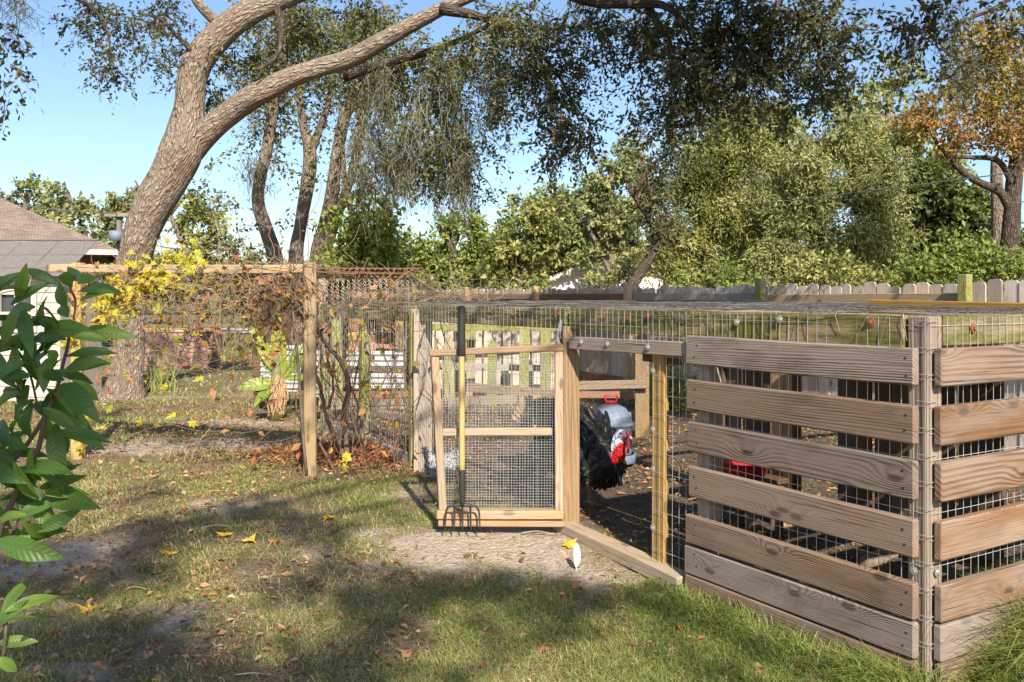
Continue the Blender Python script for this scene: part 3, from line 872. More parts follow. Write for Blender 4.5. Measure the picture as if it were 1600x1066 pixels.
# shaft in its own frame so the grain runs along it
Mx = frame(ax, np.array([1.0, 0, 0]), along(0.6))
inv = np.array(Mx.inverted())
co = np.array([v.co[:] for v in me.vertices]); co = (inv[:3, :3] @ co.T).T + inv[:3, 3]
me.vertices.foreach_set('co', co.ravel())
link('shaft', me, fork, Mx)
sh = MB(); tube(sh, [along(x) for x in (0.775, 0.78, 0.85, 0.92, 0.99, 0.997, 1.0)], [0.019, 0.0235, 0.0235, 0.0235, 0.0235, 0.021, 0.014], 14)
sh.build('grip', M['rubber'], fork, True)
sh = MB(); tube(sh, [along(x) for x in (0.115, 0.14, 0.2, 0.27, 0.275)], [0.012, 0.017, 0.0205, 0.0195, 0.0175], 12)
sh.build('socket', M['rubber'], fork, True)
sd = np.array([1.0, 0, 0]); fwd = np.cross(sd, ax)
hd = along(0.118)
sh = MB()
tube(sh, smooth_path([hd + sd * -0.055, hd + sd * -0.02 + ax * 0.004, hd + ax * 0.008, hd + sd * 0.02 + ax * 0.004, hd + sd * 0.055], 12), 0.0085, 8)
sh.build('tine_bridge', M['iron'], fork, True)
for kx in (-2, -1, 0, 1, 2):
    sh = MB()
    x = kx * 0.047
    if abs(kx) == 2:
        pts = [hd + sd * (x * 0.55), hd + sd * (x * 0.85) - ax * 0.006, hd + sd * x * 1.02 - ax * 0.035, hd + sd * x * 1.06 - ax * 0.085, hd + sd * x * 1.1 - ax * 0.15]
    else:
        pts = [hd + sd * x * 0.97, hd + sd * x - ax * 0.03, hd + sd * x - ax * 0.08, hd + sd * x * 1.05 - ax * 0.152]
    pts = smooth_path(pts, 12)
    s_ = np.linspace(0, 1, 12)
    pts = pts - fwd[None] * (0.018 * np.sin(s_ * 2.4))[:, None]
    tube(sh, pts, np.interp(s_, [0, 0.75, 1], [0.0062, 0.0058, 0.002]), 8)
    sh.build('tine', M['iron'], fork, True)

# ------------------------------------------------------------------ foliage
def leaf_quads(mb, pos, dirs, size, aspect, val, fold=0.25, mi=0, flat=None):
    """Each leaf is a folded pair of triangles: stalk, two shoulders, tip."""
    n = len(pos)
    d = nrm(dirs)
    ref = rng.normal(size=(n, 3)) if flat is None else np.broadcast_to(flat, (n, 3)) + rng.normal(size=(n, 3)) * 0.55
    sdv = nrm(np.cross(d, ref))
    nn = np.cross(sdv, d)
    size = np.broadcast_to(size, (n,))[:, None]
    w = size * aspect * 0.5
    v0 = pos
    v1 = pos + d * size * 0.45 + sdv * w + nn * w * fold
    v2 = pos + d * size
    v3 = pos + d * size * 0.45 - sdv * w + nn * w * fold
    V = np.stack([v0, v1, v2, v3], 1).reshape(-1, 3)
    i = np.arange(n)[:, None] * 4
    Fc = np.concatenate([i + np.array([[0, 1, 2]]), i + np.array([[0, 2, 3]])], 0)
    mb.add(V, Fc, np.repeat(np.clip(val, 0, 1), 4), None, mi)


def spray(mb, tw, centres, radii, ntw, nleaf, tlen, lsize, aspect=0.45, droop=0.25, val0=0.45, shell=0.5, lrad=0.012, tval=0.0, outward=0.7, flat=None):
    """Twigs spread through ellipsoids, leaves strung along every twig."""
    for c, r, k in zip(centres, radii, ntw):
        k = int(k)
        if k < 1:
            continue
        u = nrm(rng.normal(size=(k, 3)))
        rad = (shell + (1 - shell) * rng.random(k)) ** 0.6 * (0.25 + 0.75 * rng.random(k) ** 0.5)
        st = c + u * np.asarray(r) * rad[:, None]
        dr = nrm(u * outward + rng.normal(size=(k, 3)) * 0.6 + np.array([0, 0, -droop]))
        L = tlen * (0.5 + rng.random(k))
        tt = (np.arange(nleaf) + 0.5) / nleaf
        ctr = st[:, None, :] + dr[:, None, :] * (L[:, None] * tt[None])[:, :, None] + np.array([0, 0, -1.0]) * (droop * L[:, None] * tt[None] ** 2)[:, :, None]
        ctr = ctr + rng.normal(size=ctr.shape) * lrad
        ld = nrm(dr[:, None, :] * 0.7 + rng.normal(size=ctr.shape) * 0.75 + np.array([0, 0, -0.15]))
        base = val0 + rng.normal() * 0.07 + rng.normal(size=(k, 1)) * 0.12
        val = base + rng.normal(size=(k, nleaf)) * 0.13
        sz = lsize * (0.65 + 0.7 * rng.random(k * nleaf))
        leaf_quads(mb, ctr.reshape(-1, 3), ld.reshape(-1, 3), sz, aspect, val.ravel(), flat=flat)
        if tw is not None:
            sd = nrm(np.cross(dr, rng.normal(size=(k, 3)))) * 0.0035
            e = st + dr * L[:, None] * 0.9 + np.array([0, 0, -1.0]) * (droop * L * 0.8)[:, None]
            m_ = st + dr * L[:, None] * 0.5 + np.array([0, 0, -1.0]) * (droop * L * 0.25)[:, None]
            sd2 = np.cross(sd, dr)
            V = np.stack([st - sd, st + sd, st + sd2, m_ - sd * .7, m_ + sd * .7, m_ + sd2 * .7, e], 1).reshape(-1, 3)
            i = np.arange(k)[:, None] * 7
            q = np.concatenate([i + np.array([[0, 1, 4, 3]]), i + np.array([[1, 2, 5, 4]]), i + np.array([[2, 0, 3, 5]])], 0)
            t3 = np.concatenate([i + np.array([[3, 4, 6]]), i + np.array([[4, 5, 6]]), i + np.array([[5, 3, 6]])], 0)
            tw.add(V, [q, t3], 0.0)


def limb(mb, a, b, r0, r1, bend=0.15, n=8, sides=6, sag=0.0):
    a = np.asarray(a, float); b = np.asarray(b, float)
    L = np.linalg.norm(b - a)
    off = rng.normal(size=3) * bend * L; off[2] = abs(off[2]) * 0.6 - sag * L
    off2 = rng.normal(size=3) * bend * L * 0.6
    pts = smooth_path([a, a + (b - a) * 0.35 + off, a + (b - a) * 0.7 + off2 + off * 0.5, b], n)
    tube(mb, pts, np.linspace(r0, r1, n), sides, cap=False)
    return pts


def moss_clumps(mb, roots, lens, n=45, spread=0.07, w=0.005):
    for p, L in zip(roots, lens):
        k = n
        off = rng.normal(size=(k, 3)) * np.array([spread, spread, 0.06])
        ll = L * (0.25 + 0.75 * rng.random(k) ** 0.8)
        m_ = 9
        tt = np.linspace(0, 1, m_)
        pts = (np.asarray(p) + off)[:, None, :] + np.array([0, 0, -1.0]) * (ll[:, None] * tt[None])[:, :, None]
        wob = np.cumsum(rng.normal(size=(k, m_, 3)) * 0.042, axis=1); wob[:, :, 2] *= 0.3
        pts = pts + wob - off[:, None, :] * np.array([1, 1, 0]) * (tt[None, :, None] * 0.85)
        sd = nrm(rng.normal(size=(k, 3)) * np.array([1, 1, 0.1]))[:, None, :] * (w * (1.25 - tt))[None, :, None]
        V = np.stack([pts - sd, pts + sd], 2).reshape(-1, 3)
        i = (np.arange(k)[:, None] * m_ * 2 + np.arange(m_ - 1)[None] * 2).reshape(-1, 1)
        mb.add(V, i + np.array([[0, 1, 3, 2]]), np.repeat(np.clip(0.5 + rng.normal(size=k) * 0.22, 0, 1), m_ * 2))


# ------------------------------------------------------------------ the big leaning oak
oak = empty('live_oak', (-5.35, 12.4, 0), 'big leaning live oak with forked pale trunk and hanging moss', 'tree')


def limb_px(mb, rows, Y0, Y1, n, sides, rough=0.06, rs=6.0, slim=1.0):
    """rows: (px, py, width px); depth runs from Y0 to Y1."""
    rows = np.asarray(rows, float)
    k = len(rows)
    Ys = np.linspace(Y0, Y1, k) if np.isscalar(Y1) else np.asarray(Y1)
    pts = np.array([P(r[0], r[1], y) for r, y in zip(rows, Ys)])
    rad = rows[:, 2] / 2 / F * Ys * slim
    pr = smooth_path(np.hstack([pts, rad[:, None]]), n)
    tube(mb, pr[:, :3], np.maximum(pr[:, 3], 0.006), sides, rough=rough, rs=rs, phase=random.random() * 6)
    return pr[:, :3]


tr = MB()
limb_px(tr, [(190, 632, 104), (195, 610, 80), (199, 580, 66), (203, 520, 58), (206, 460, 58), (210, 410, 62), (222, 360, 68), (243, 315, 73), (268, 270, 78), (284, 235, 82), (291, 205, 72), (296, 165, 60), (300, 125, 60), (312, 90, 60), (340, 58, 56), (375, 28, 52), (425, 2, 46), (490, -22, 40), (580, -60, 32)], 12.4, 12.0, 170, 40, 0.09, 5.0, 0.79)
R1 = limb_px(tr, [(268, 268, 60), (296, 232, 62), (322, 207, 52), (350, 184, 47), (378, 162, 47), (400, 148, 44), (440, 128, 39), (490, 108, 36), (545, 92, 36), (590, 68, 34), (640, 40, 30), (690, 14, 25), (740, -8, 22), (820, -40, 18)], 12.4, 11.2, 120, 28, 0.09, 5.0, 0.82)
limb_px(tr, [(345, 40, 20), (325, 22, 17), (308, 2, 15), (290, -30, 12)], 12.1, 11.8, 20, 12, 0.08)
trunk_o = tr.build('trunk', M['bark'], oak, True)
# secondary limbs (darker, thin)
lb = MB()
for rows, y0, y1 in (
        ([(870, -20, 26), (930, 2, 20), (990, 6, 15), (1040, 10, 12), (1075, 45, 8), (1100, 100, 5)], 9.6, 9.3),
        ([(1010, 5, 13), (1030, 40, 11), (1048, 75, 9), (1058, 120, 6), (1065, 170, 4)], 9.6, 9.4),
        ([(540, 120, 16), (600, 100, 14), (660, 84, 12), (720, 62, 9), (780, 30, 6)], 12.5, 11.5),
        ([(690, 14, 20), (760, 30, 12), (830, 70, 8), (880, 130, 5), (905, 190, 3)], 11.2, 10.4),
        ([(1230, -30, 14), (1210, 20, 11), (1190, 70, 8), (1180, 130, 5)], 9.6, 9.3),
        ([(1340, -30, 12), (1300, 20, 9), (1280, 80, 6), (1285, 130, 3)], 9.4, 9.0),
        ([(60, -40, 14), (110, -10, 10), (160, 30, 6), (175, 90, 3)], 11.4, 11.0),
        ([(310, 90, 10), (280, 60, 7), (250, 30, 5), (215, 20, 3)], 12.0, 11.6),
        ([(430, 0, 12), (440, 50, 9), (430, 90, 6), (400, 110, 4)], 12.0, 11.6),
        ([(1420, -20, 9), (1450, 20, 7), (1440, 60, 5), (1420, 100, 3)], 9.0, 8.8),
        ([(1600, -20, 9), (1560, 10, 7), (1500, 40, 5), (1490, 90, 3)], 9.0, 8.8),
):
    limb_px(lb, rows, y0, y1, 24, 8, 0.06)
# foliage clumps: px, py, half width, half height, depth, density
OAKC = [(150, 25, 55, 32, 11.2, .8), (205, 50, 40, 40, 11.2, .6), (170, 95, 24, 46, 11, .8), (120, 8, 30, 16, 11, .6), (262, 40, 36, 40, 13.4, .9), (285, 105, 24, 40, 13.4, .9), (255, 92, 20, 40, 13.2, .7), (238, 12, 40, 20, 11.5, .8),
        (365, 95, 50, 42, 12.6, 1), (420, 115, 60, 46, 12.8, 1), (470, 50, 60, 50, 12.8, 1), (330, 140, 20, 26, 12.6, .8), (400, 45, 40, 30, 12.8, .9), (345, 165, 14, 22, 12.6, .6), (505, 130, 40, 30, 12.8, .7),
        (560, 40, 70, 46, 12.4, 1.0), (640, 95, 60, 50, 12.4, 1.0), (600, 160, 60, 50, 12.6, 1.0), (690, 160, 60, 60, 12.2, 1.1), (640, 230, 60, 50, 11.6, .8), (710, 240, 56, 46, 11.5, 1.1), (680, 285, 50, 34, 11.7, .8), (745, 290, 34, 30, 12.0, .6), (760, 230, 30, 40, 12, .7),
        (740, 90, 60, 60, 11.4, 1.1), (790, 40, 70, 44, 11.0, 1.1), (825, 110, 56, 52, 10.8, 1.1), (800, 165, 36, 36, 10.8, .8), (868, 165, 44, 46, 10.5, 1.15), (885, 218, 42, 36, 10.4, 1.25), (860, 235, 28, 22, 10.4, 1.0), (920, 205, 22, 36, 10.3, 1.0),
        (870, 50, 60, 50, 10.4, 1.0), (940, 30, 60, 34, 10, 1.0), (955, 75, 30, 26, 10, .4), (1010, 50, 44, 44, 9.7, .8), (1000, 130, 24, 40, 9.7, .25), (1060, 110, 46, 60, 9.6, 1.0), (1075, 30, 60, 40, 9.6, 1.1), (1040, 180, 40, 40, 9.6, .8), (985, 170, 12, 20, 9.7, .2),
        (1120, 70, 60, 60, 9.5, 1.25), (1170, 30, 60, 44, 9.4, 1.25), (1200, 100, 60, 50, 9.4, 1.25), (1260, 50, 56, 54, 9.3, 1.25), (1290, 110, 44, 44, 9.2, 1.1), (1320, 55, 34, 44, 9.2, 1.0), (1110, 150, 60, 44, 9.5, 1.1), (1330, 125, 22, 24, 9.2, .8), (1250, 148, 50, 26, 9.3, .9), (1180, 165, 50, 30, 9.4, .8),
        (1075, 190, 40, 40, 9.6, .8), (1010, 60, 60, 50, 10.5, .6), (900, 110, 40, 40, 10.5, .9)]
cr_dark = MB(); cr_sun_tint = MB(); tw = MB()
for px, py, rx, ry, Y, dn in OAKC:
    cr = cr_sun_tint if 320 < px < 800 else cr_dark
    c = P(px, py, Y)
    r = np.array([rx / F * Y, 0.55, ry / F * Y])
    m_ = max(3, int(rx * ry / 170 * dn))          # leaf bunches with gaps between them
    cc = c + nrm(rng.normal(size=(m_, 3))) * r * (0.2 + 0.85 * rng.random((m_, 1)))
    for q in cc:
        spray(cr, tw, [q], [np.array([0.12, 0.12, 0.09]) * (0.7 + 0.8 * rng.random())], [4 + rng.integers(0, 4)], 15, 0.30, 0.06, 0.5, 0.3, 0.45 + rng.normal() * 0.1, lrad=0.018)
        if rng.random() < 0.5:
            limb(lb, c + (q - c) * 0.1 + np.array([0, 0, 0.15]), q, 0.009, 0.004, 0.12, 5, 4)
# the crown goes on above the picture and shades what hangs into it
for px, py, Y, rad in ((1080, -330, 7.6, 1.0), (1260, -330, 7.4, .9)):
    spray(cr_dark, tw, [P(px, py, Y)], [np.array([rad, rad * .8, rad * .45])], [int(190 * rad * rad)], 13, 0.5, 0.105, 0.5, 0.2, 0.42, lrad=0.04)
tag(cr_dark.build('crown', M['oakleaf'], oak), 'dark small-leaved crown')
tag(cr_sun_tint.build('crown', M['oakleaf_sun_tint'], oak), 'olive part of the crown with sunlight put into the leaf colour')
tw.build('twigs', M['bark_dark'], oak)['kind'] = 'stuff'
lb.build('limbs', M['bark_dark'], oak, True)['kind'] = 'stuff'
ms = MB()
roots = []; lens = []
for i in range(66):
    px = random.choice([575, 600, 628, 650, 676, 700, 726, 750, 772]) + random.gauss(0, 7); py = random.uniform(90, 285) 
    Y = random.choice([11.2, 12.0, 12.6]) + random.uniform(-.2, .2)
    roots.append(P(px, py, Y)); lens.append(random.uniform(0.25, 0.6) + 0.5 * (random.random() < .35))
for px, py, L in ((600, 250, .7), (620, 260, .8), (650, 262, .75), (640, 240, .8), (672, 240, .8), (690, 225, .75), (725, 200, .7), (770, 90, .6), (760, 130, .6), (705, 150, .8), (585, 200, .7), (560, 210, .8)):
    roots.append(P(px, py, 11.8)); lens.append(L)
for px, py, L, Y in ((1108, 115, .5, 9.3), (1155, 80, .5, 9.3), (1178, 270, .3, 9.3), (1180, 130, .5, 9.3), (1240, 100, .4, 9.2), (1100, 140, .35, 9.4), (870, 130, .5, 10.4), (800, 110, .5, 10.8), (905, 0, .6, 10), (1160, 0, .5, 9.3)):
    roots.append(P(px, py, Y)); lens.append(L)
moss_clumps(ms, roots, lens, 30, 0.045, 0.0055)
tag(ms.build('spanish_moss', M['moss'], oak), 'grey-brown hanging moss', kind='stuff')

# overhanging branch ends from a tree above the camera side: top corners, and the tree that shades the lawn
shade = empty('overhanging_oak', (-1.6, -7.6, 0), 'oak reaching over the lawn with branch tips in the top corners', 'tree')
st = MB()
tube(st, smooth_path([(-1.6, -7.6, -0.1), (-1.6, -7.5, 1.5), (-1.4, -7.2, 3.5), (-1.1, -6.7, 6.0), (-.8, -6.2, 7.8)], 30), np.linspace(0.36, 0.16, 30), 16, rough=0.06)
sc_ = MB(); stw = MB()
DARK = [(55, 890, .5, 1), (50, 1010, .45, 1), (190, 900, .4, 1), (215, 990, .45, 1), (330, 1050, .3, .9), (140, 1050, .4, 1), (255, 830, .34, .9), (340, 808, .32, 1), (420, 800, .32, 1), (500, 830, .3, 1), (510, 905, .33, 1), (575, 950, .36, 1), (520, 1040, .33, .9),
        (630, 915, .3, 1), (710, 925, .3, 1), (800, 925, .32, 1), (890, 930, .3, 1), (970, 935, .26, .9), (790, 985, .25, .7), (880, 990, .2, .5), (1040, 960, .2, .5), (570, 1050, .3, .8), (400, 880, .14, .6), (440, 1055, .25, .6), (1180, 1040, .3, .5), (760, 1050, .2, .5), (500, 770, .2, .5), (250, 765, .25, .6), (640, 800, .15, .5), (40, 780, .4, .8), (1010, 1040, .2, .4), (520, 705, .5, .8), (300, 690, .3, .5), (430, 690, .25, .5)]
for px, py, r, dn in DARK:
    r = r * 0.8; dn = dn * 0.72
    g = G(px, py)
    kk = random.uniform(10.5, 13.0)
    c = g + S * kk
    spray(sc_, stw, [c], [np.array([r * 0.75, r * 0.6, r * 0.6])], [int(155 * r * r * dn / .3)], 10, 0.16, 0.085, 0.5, 0.2, 0.4, lrad=0.04)
    limb(st, (-.9, -6.4, 7.1) if g[0] > -0.5 else (-.8, -6.2, 7.7), c, 0.022, 0.006, 0.1, 8, 5)
for i in range(0):   # shade over the shrub in the left corner
    c = P(random.uniform(-60, 150), random.uniform(450, 950), 2.1) + S * random.uniform(9.5, 12)
    spray(sc_, stw, [c], [np.array([.3, .3, .22])], [55], 12, 0.34, 0.085, 0.5, 0.2, 0.4, lrad=0.04)
for px, py, rx, ry, Y, dn in ((6, 40, 18, 40, 6.5, .9), (10, 110, 12, 40, 6.5, .7), (0, 150, 6, 20, 6.5, .5), (1420, 20, 36, 22, 7.5, .9), (1395, 55, 16, 30, 7.5, .7), (1440, 60, 22, 22, 7.5, .8), (1490, 18, 50, 18, 7.5, .9), (1510, 95, 26, 34, 7.6, .8), (1570, 20, 40, 18, 7.5, .8), (1592, 75, 16, 36, 7.5, .7), (1475, 120, 20, 30, 7.6, .6), (1425, 90, 12, 26, 7.5, .5), (1545, 60, 20, 20, 7.6, .4)):
    c = P(px, py, Y)
    spray(sc_, stw, [c], [np.array([rx / F * Y, .3, ry / F * Y])], [max(5, int(rx * ry * 0.026 * dn))], 12, 0.22, 0.06, 0.46, 0.4, 0.42, lrad=0.02)
for px, py in ((1425, 0), (1500, -10), (1580, -10), (10, -20)):
    limb(st, (-.6, -5.8, 7.8) if px > 700 else (-.8, -6.0, 7.4), P(px, py, 7.4 if px > 700 else 6.4), 0.035, 0.012, 0.05, 14, 6)
for i in range(14):
    c = P(random.uniform(1380, 1640), random.uniform(-330, -120), random.uniform(5.6, 6.6))
    spray(sc_, stw, [c], [np.array([.35, .4, .25])], [45], 12, 0.34, 0.08, 0.5, 0.2, 0.4, lrad=0.04)
tag(sc_.build('crown', M['oakleaf'], shade))
stw.build('twigs', M['bark_dark'], shade)['kind'] = 'stuff'
st.build('trunk', M['bark'], shade, True)
ms = MB()
moss_clumps(ms, [P(px, py, Y) for px, py, Y in ((1500, 90, 7.6), (1420, 70, 7.5), (1475, 10, 7.5), (1512, 110, 7.6), (20, -5, 6.5), (28, 0, 6.5), (1490, 60, 7.6))], [.45, .4, .3, .4, .3, .3, .4], 40, 0.04, 0.003)
tag(ms.build('spanish_moss', M['moss'], shade), kind='stuff')

# ------------------------------------------------------------------ second group of thin trunks
thin = empty('thin_oak_clump', (-5.4, 16.0, 0), 'cluster of thin leaning oak trunks hung with moss behind the shed', 'tree')
tr = MB()
TY = 16.0
for rows in ([(438, 560, 30), (432, 420, 24), (418, 365, 22), (404, 320, 20), (406, 280, 19), (418, 230, 18), (428, 160, 18), (440, 100, 18), (452, 40, 14), (462, -20, 10)],
             [(462, 560, 28), (462, 410, 23), (470, 350, 20), (482, 280, 22), (484, 235, 20), (474, 195, 14), (468, 150, 11), (470, 90, 8)],
             [(484, 240, 16), (500, 200, 12), (512, 165, 10), (520, 120, 8)],
             [(492, 560, 36), (498, 410, 30), (510, 350, 24), (518, 310, 22), (524, 260, 19), (532, 210, 19), (545, 165, 20), (575, 130, 17), (620, 104, 15), (670, 82, 12), (730, 58, 9)],
             [(505, 400, 18), (530, 330, 15), (550, 270, 14), (562, 210, 13), (566, 150, 14), (570, 90, 12), (580, 20, 9)],
             [(548, 420, 14), (552, 350, 11), (540, 290, 9), (535, 230, 7)]):
    limb_px(tr, rows, TY, TY - 0.3, 50, 12, 0.06)
tr.build('trunk', M['bark_grey'], thin, True)
cr = MB(); tw = MB()
for px, py, rx, ry, dn in ((440, 60, 60, 50, 1), (500, 90, 50, 50, 1), (540, 60, 60, 50, 1), (430, 150, 40, 40, .8), (480, 150, 50, 40, .6), (600, 60, 50, 50, .8), (590, 140, 50, 40, .8), (540, 190, 36, 40, .5), (420, 200, 30, 30, .7), (400, 230, 20, 30, .5), (570, 250, 30, 40, .7), (600, 320, 26, 30, .5), (640, 290, 36, 24, .5), (560, 310, 20, 24, .5), (470, 10, 60, 40, 1), (445, 260, 16, 20, .35), (500, 260, 16, 20, .3), (350, 330, 30, 24, .4), (340, 280, 20, 30, .4), (365, 370, 26, 20, .4), (395, 370, 20, 26, .25), (450, 340, 26, 26, .15), (510, 290, 20, 20, .2)):
    spray(cr, tw, [P(px, py, TY)], [np.array([rx / F * TY, .7, ry / F * TY])], [max(5, int(rx * ry * 0.036 * dn))], 14, 0.55, 0.085, 0.5, 0.3, 0.5, lrad=0.04)
tag(cr.build('crown', M['oakleaf_sun_tint'], thin)); tw.build('twigs', M['bark_dark'], thin)['kind'] = 'stuff'
ms = MB(); roots = []; lens = []
for i in range(26):
    px = random.choice([random.gauss(410, 12), random.gauss(555, 34), random.gauss(600, 30)]); py = random.uniform(60, 290)
    roots.append(P(px, py, TY - 0.3)); lens.append(random.uniform(0.25, 0.8))
moss_clumps(ms, roots, lens, 30, 0.07, 0.0065)
tag(ms.build('spanish_moss', M['moss'], thin), kind='stuff')

# leafy vine that climbs in front of the thin trunks
ivy = empty('climbing_vine', P(575, 560, 13.5) * np.array([1, 1, 0]), 'leafy green vine column climbing behind the shed roof', 'vine')
cr = MB(); st = MB()
for px, py, rx, ry, k in ((545, 355, 26, 40, 46), (585, 360, 30, 46, 60), (560, 400, 40, 24, 60), (600, 400, 26, 26, 40), (570, 315, 22, 24, 24), (610, 350, 14, 34, 24), (530, 400, 26, 22, 26)):
    spray(cr, None, [P(px, py, 13.5)], [np.array([rx / F * 13.5, .35, ry / F * 13.5])], [k], 12, 0.4, 0.10, 0.6, 0.6, 0.55, lrad=0.03)
for px in (540, 556, 575, 592, 606):
    tube(st, smooth_path([P(px, 560, 13.5), P(px + random.uniform(-8, 8), 440, 13.5), P(px + random.uniform(-8, 8), 350, 13.5), P(px + random.uniform(-12, 12), 290, 13.5)], 16), 0.014, 5)
cr.build('foliage', M['bgleaf2'], ivy); st.build('stem', M['stem'], ivy, True)


# ------------------------------------------------------------------ background trees
def tree(name, label, base_px, Y, blobs, leaf, bark, tdia=0.3, lsize=0.13, dens=1.0, cat='tree', group=None, topx=None, nleaf=12, tlen=0.6, aspect=0.5, droop=0.15, val=0.5, trunk=True, depth=1.0, moss=0):
    """blobs: (px, py, half width, half height) of the masses of the crown at depth Y."""
    bx = (base_px - 800) / F * Y
    root = empty(name, (bx, Y, 0), label, cat, group)
    cr = MB(); st = MB()
    ctr = []
    for px, py, rx, ry in blobs:
        r = np.array([rx / F * Y, 0.8 * (rx + ry) / 2 / F * Y * depth, ry / F * Y])
        c0 = P(px, py, Y)
        # break every mass into smaller clumps, so that light and dark alternate and gaps stay
        k = max(3, int(rx * ry / 190))
        u = nrm(rng.normal(size=(k, 3))); u[:, 1] *= 1.0
        cc = c0 + u * r * (0.35 + 0.6 * rng.random((k, 1)))
        rr = np.mean(r) * (0.22 + 0.2 * rng.random(k))
        for c, q in zip(cc, rr):
            npx = (q / Y * F) ** 2
            spray(cr, None, [c], [np.array([q * 1.25, q, q * 0.75])], [max(4, npx * 0.105 * dens)], nleaf, tlen * (0.5 + 0.5 * min(1.5, q)), lsize, aspect, droop, val + rng.normal() * 0.17, lrad=0.05, flat=np.array([0.1, -0.45, 0.8]))
        ctr.append((c0, cc))
    top = P(topx[0], topx[1], Y) if topx else np.array([bx + rng.normal() * 0.4, Y, ctr[0][0][2]])
    if trunk:
        base = np.array([bx, Y, -0.1])
        pts = smooth_path([base, base + (top - base) * 0.35 + np.array([rng.normal() * 0.2, 0, 0]), base + (top - base) * 0.7 + np.array([rng.normal() * 0.25, 0.1, 0]), top], 18)
        tube(st, pts, np.linspace(tdia * 0.6, tdia * 0.18, 18), 10, rough=0.06)
        for c0, cc in ctr:
            j = pts[np.argmin(np.abs(pts[:, 2] - (c0[2] - 0.5 * abs(c0[0] - bx) - 0.6)).clip(0))]
            lp = limb(st, j, c0, tdia * 0.22, tdia * 0.08, 0.1, 9, 6)
            for c in cc[::2][:14]:
                limb(st, lp[rng.integers(4, 9)], c, tdia * 0.07, tdia * 0.015, 0.15, 6, 4)
        st.build('trunk', bark, root, True)
    cr.build('crown', leaf, root)
    if moss:
        ms = MB()
        rts = [c0 + rng.normal(size=3) * np.array([1.2, .3, .8]) for c0, cc in ctr for _ in range(moss)]
        moss_clumps(ms, rts, 0.5 + 0.9 * rng.random(len(rts)), 24, 0.1, 0.008)
        tag(ms.build('spanish_moss', M['moss'], root), kind='stuff')
    return root


GB = 'trees along the skyline'
tree('round_tree', 'bright green rounded tree beyond the old fence, left of the gap', 700, 32, [(715, 352, 42, 24), (680, 395, 44, 30), (735, 400, 34, 30), (690, 435, 56, 26), (740, 440, 30, 22), (650, 430, 30, 26)], M['bgleaf2'], M['bark_dark'], 0.5, 0.2, 1.7, group=GB)
tree('broadleaf_tree', 'airy olive tree left of the white gable house', 800, 30, [(830, 340, 44, 34), (790, 385, 40, 34), (850, 375, 44, 34), (770, 430, 34, 24), (820, 425, 40, 28), (870, 400, 30, 24), (880, 320, 30, 24)], M['bgleaf'], M['bark_grey'], 0.45, 0.19, 1.0, group=GB)
tree('broadleaf_tree', 'tall thin-leaved tree rising behind the white gable house', 960, 34, [(930, 300, 36, 34), (970, 260, 40, 44), (905, 345, 40, 34), (965, 345, 50, 40), (1000, 320, 40, 40), (930, 395, 44, 30), (990, 400, 40, 34)], M['bgleaf3'], M['bark_grey'], 0.5, 0.2, 0.85, group=GB)
tree('cedar_tree', 'feathery grey-green cedar with drooping sprays above the middle of the fence', 1100, 22, [(1060, 300, 46, 40), (1110, 260, 60, 50), (1160, 220, 60, 44), (1060, 365, 56, 40), (1130, 340, 60, 46), (1200, 300, 50, 50), (1030, 400, 40, 34), (1100, 410, 50, 30)], M['bgleaf'], M['bark_dark'], 0.45, 0.12, 1.15, droop=0.35, aspect=0.28, nleaf=16, group=GB)
tree('cedar_tree', 'large grey-green cedar in the centre of the right tree line', 1300, 21, [(1270, 250, 56, 50), (1330, 200, 56, 40), (1250, 330, 66, 50), (1330, 300, 60, 50), (1380, 260, 44, 46), (1280, 395, 66, 36), (1360, 370, 50, 44), (1210, 400, 40, 36), (1390, 340, 36, 40)], M['bgleaf3'], M['bark_grey'], 0.5, 0.12, 1.15, droop=0.35, aspect=0.28, nleaf=16, group=GB)
tree('broadleaf_tree', 'dark leafy tree behind the rust-coloured tree', 1440, 24, [(1440, 300, 46, 60), (1480, 360, 46, 44), (1430, 390, 40, 40), (1520, 330, 40, 50), (1560, 380, 40, 40)], M['bgleaf_dark'], M['bark_dark'], 0.5, 0.17, 1.2, group=GB)
tree('broadleaf_tree', 'pale high tree top between the oak crown and the rust-coloured tree', 1400, 29, [(1390, 120, 30, 40), (1370, 170, 44, 34), (1420, 100, 24, 30), (1300, 170, 40, 30), (1440, 180, 30, 24), (1230, 200, 36, 26)], M['bgleaf3'], M['bark_grey'], 0.4, 0.2, 0.7, topx=(1390, 140), group=GB)
tree('broadleaf_tree', 'dark tree at the far end of the lane of trees behind the fence', 1010, 19.5, [(1020, 290, 26, 50), (1045, 240, 34, 30), (1010, 355, 30, 34), (1050, 330, 24, 30)], M['oakleaf'], M['bark_dark'], 0.3, 0.1, 0.9, group=GB, val=0.6)
tree('broadleaf_tree', 'tall sunlit olive tree filling the middle of the right tree line', 1180, 27, [(1170, 190, 60, 44), (1120, 235, 56, 44), (1220, 240, 56, 44), (1150, 300, 66, 44), (1230, 310, 56, 44), (1180, 370, 70, 44)], M['bgleaf3'], M['bark_grey'], 0.5, 0.16, 1.3, group=GB)
tree('broadleaf_tree', 'sunlit yellow-green tree left of the rust-coloured tree', 1430, 27, [(1400, 220, 50, 40), (1450, 250, 46, 40), (1380, 290, 56, 44), (1450, 320, 50, 44), (1410, 370, 60, 44), (1340, 240, 46, 40)], M['bgleaf'], M['bark_grey'], 0.5, 0.16, 1.3, group=GB)
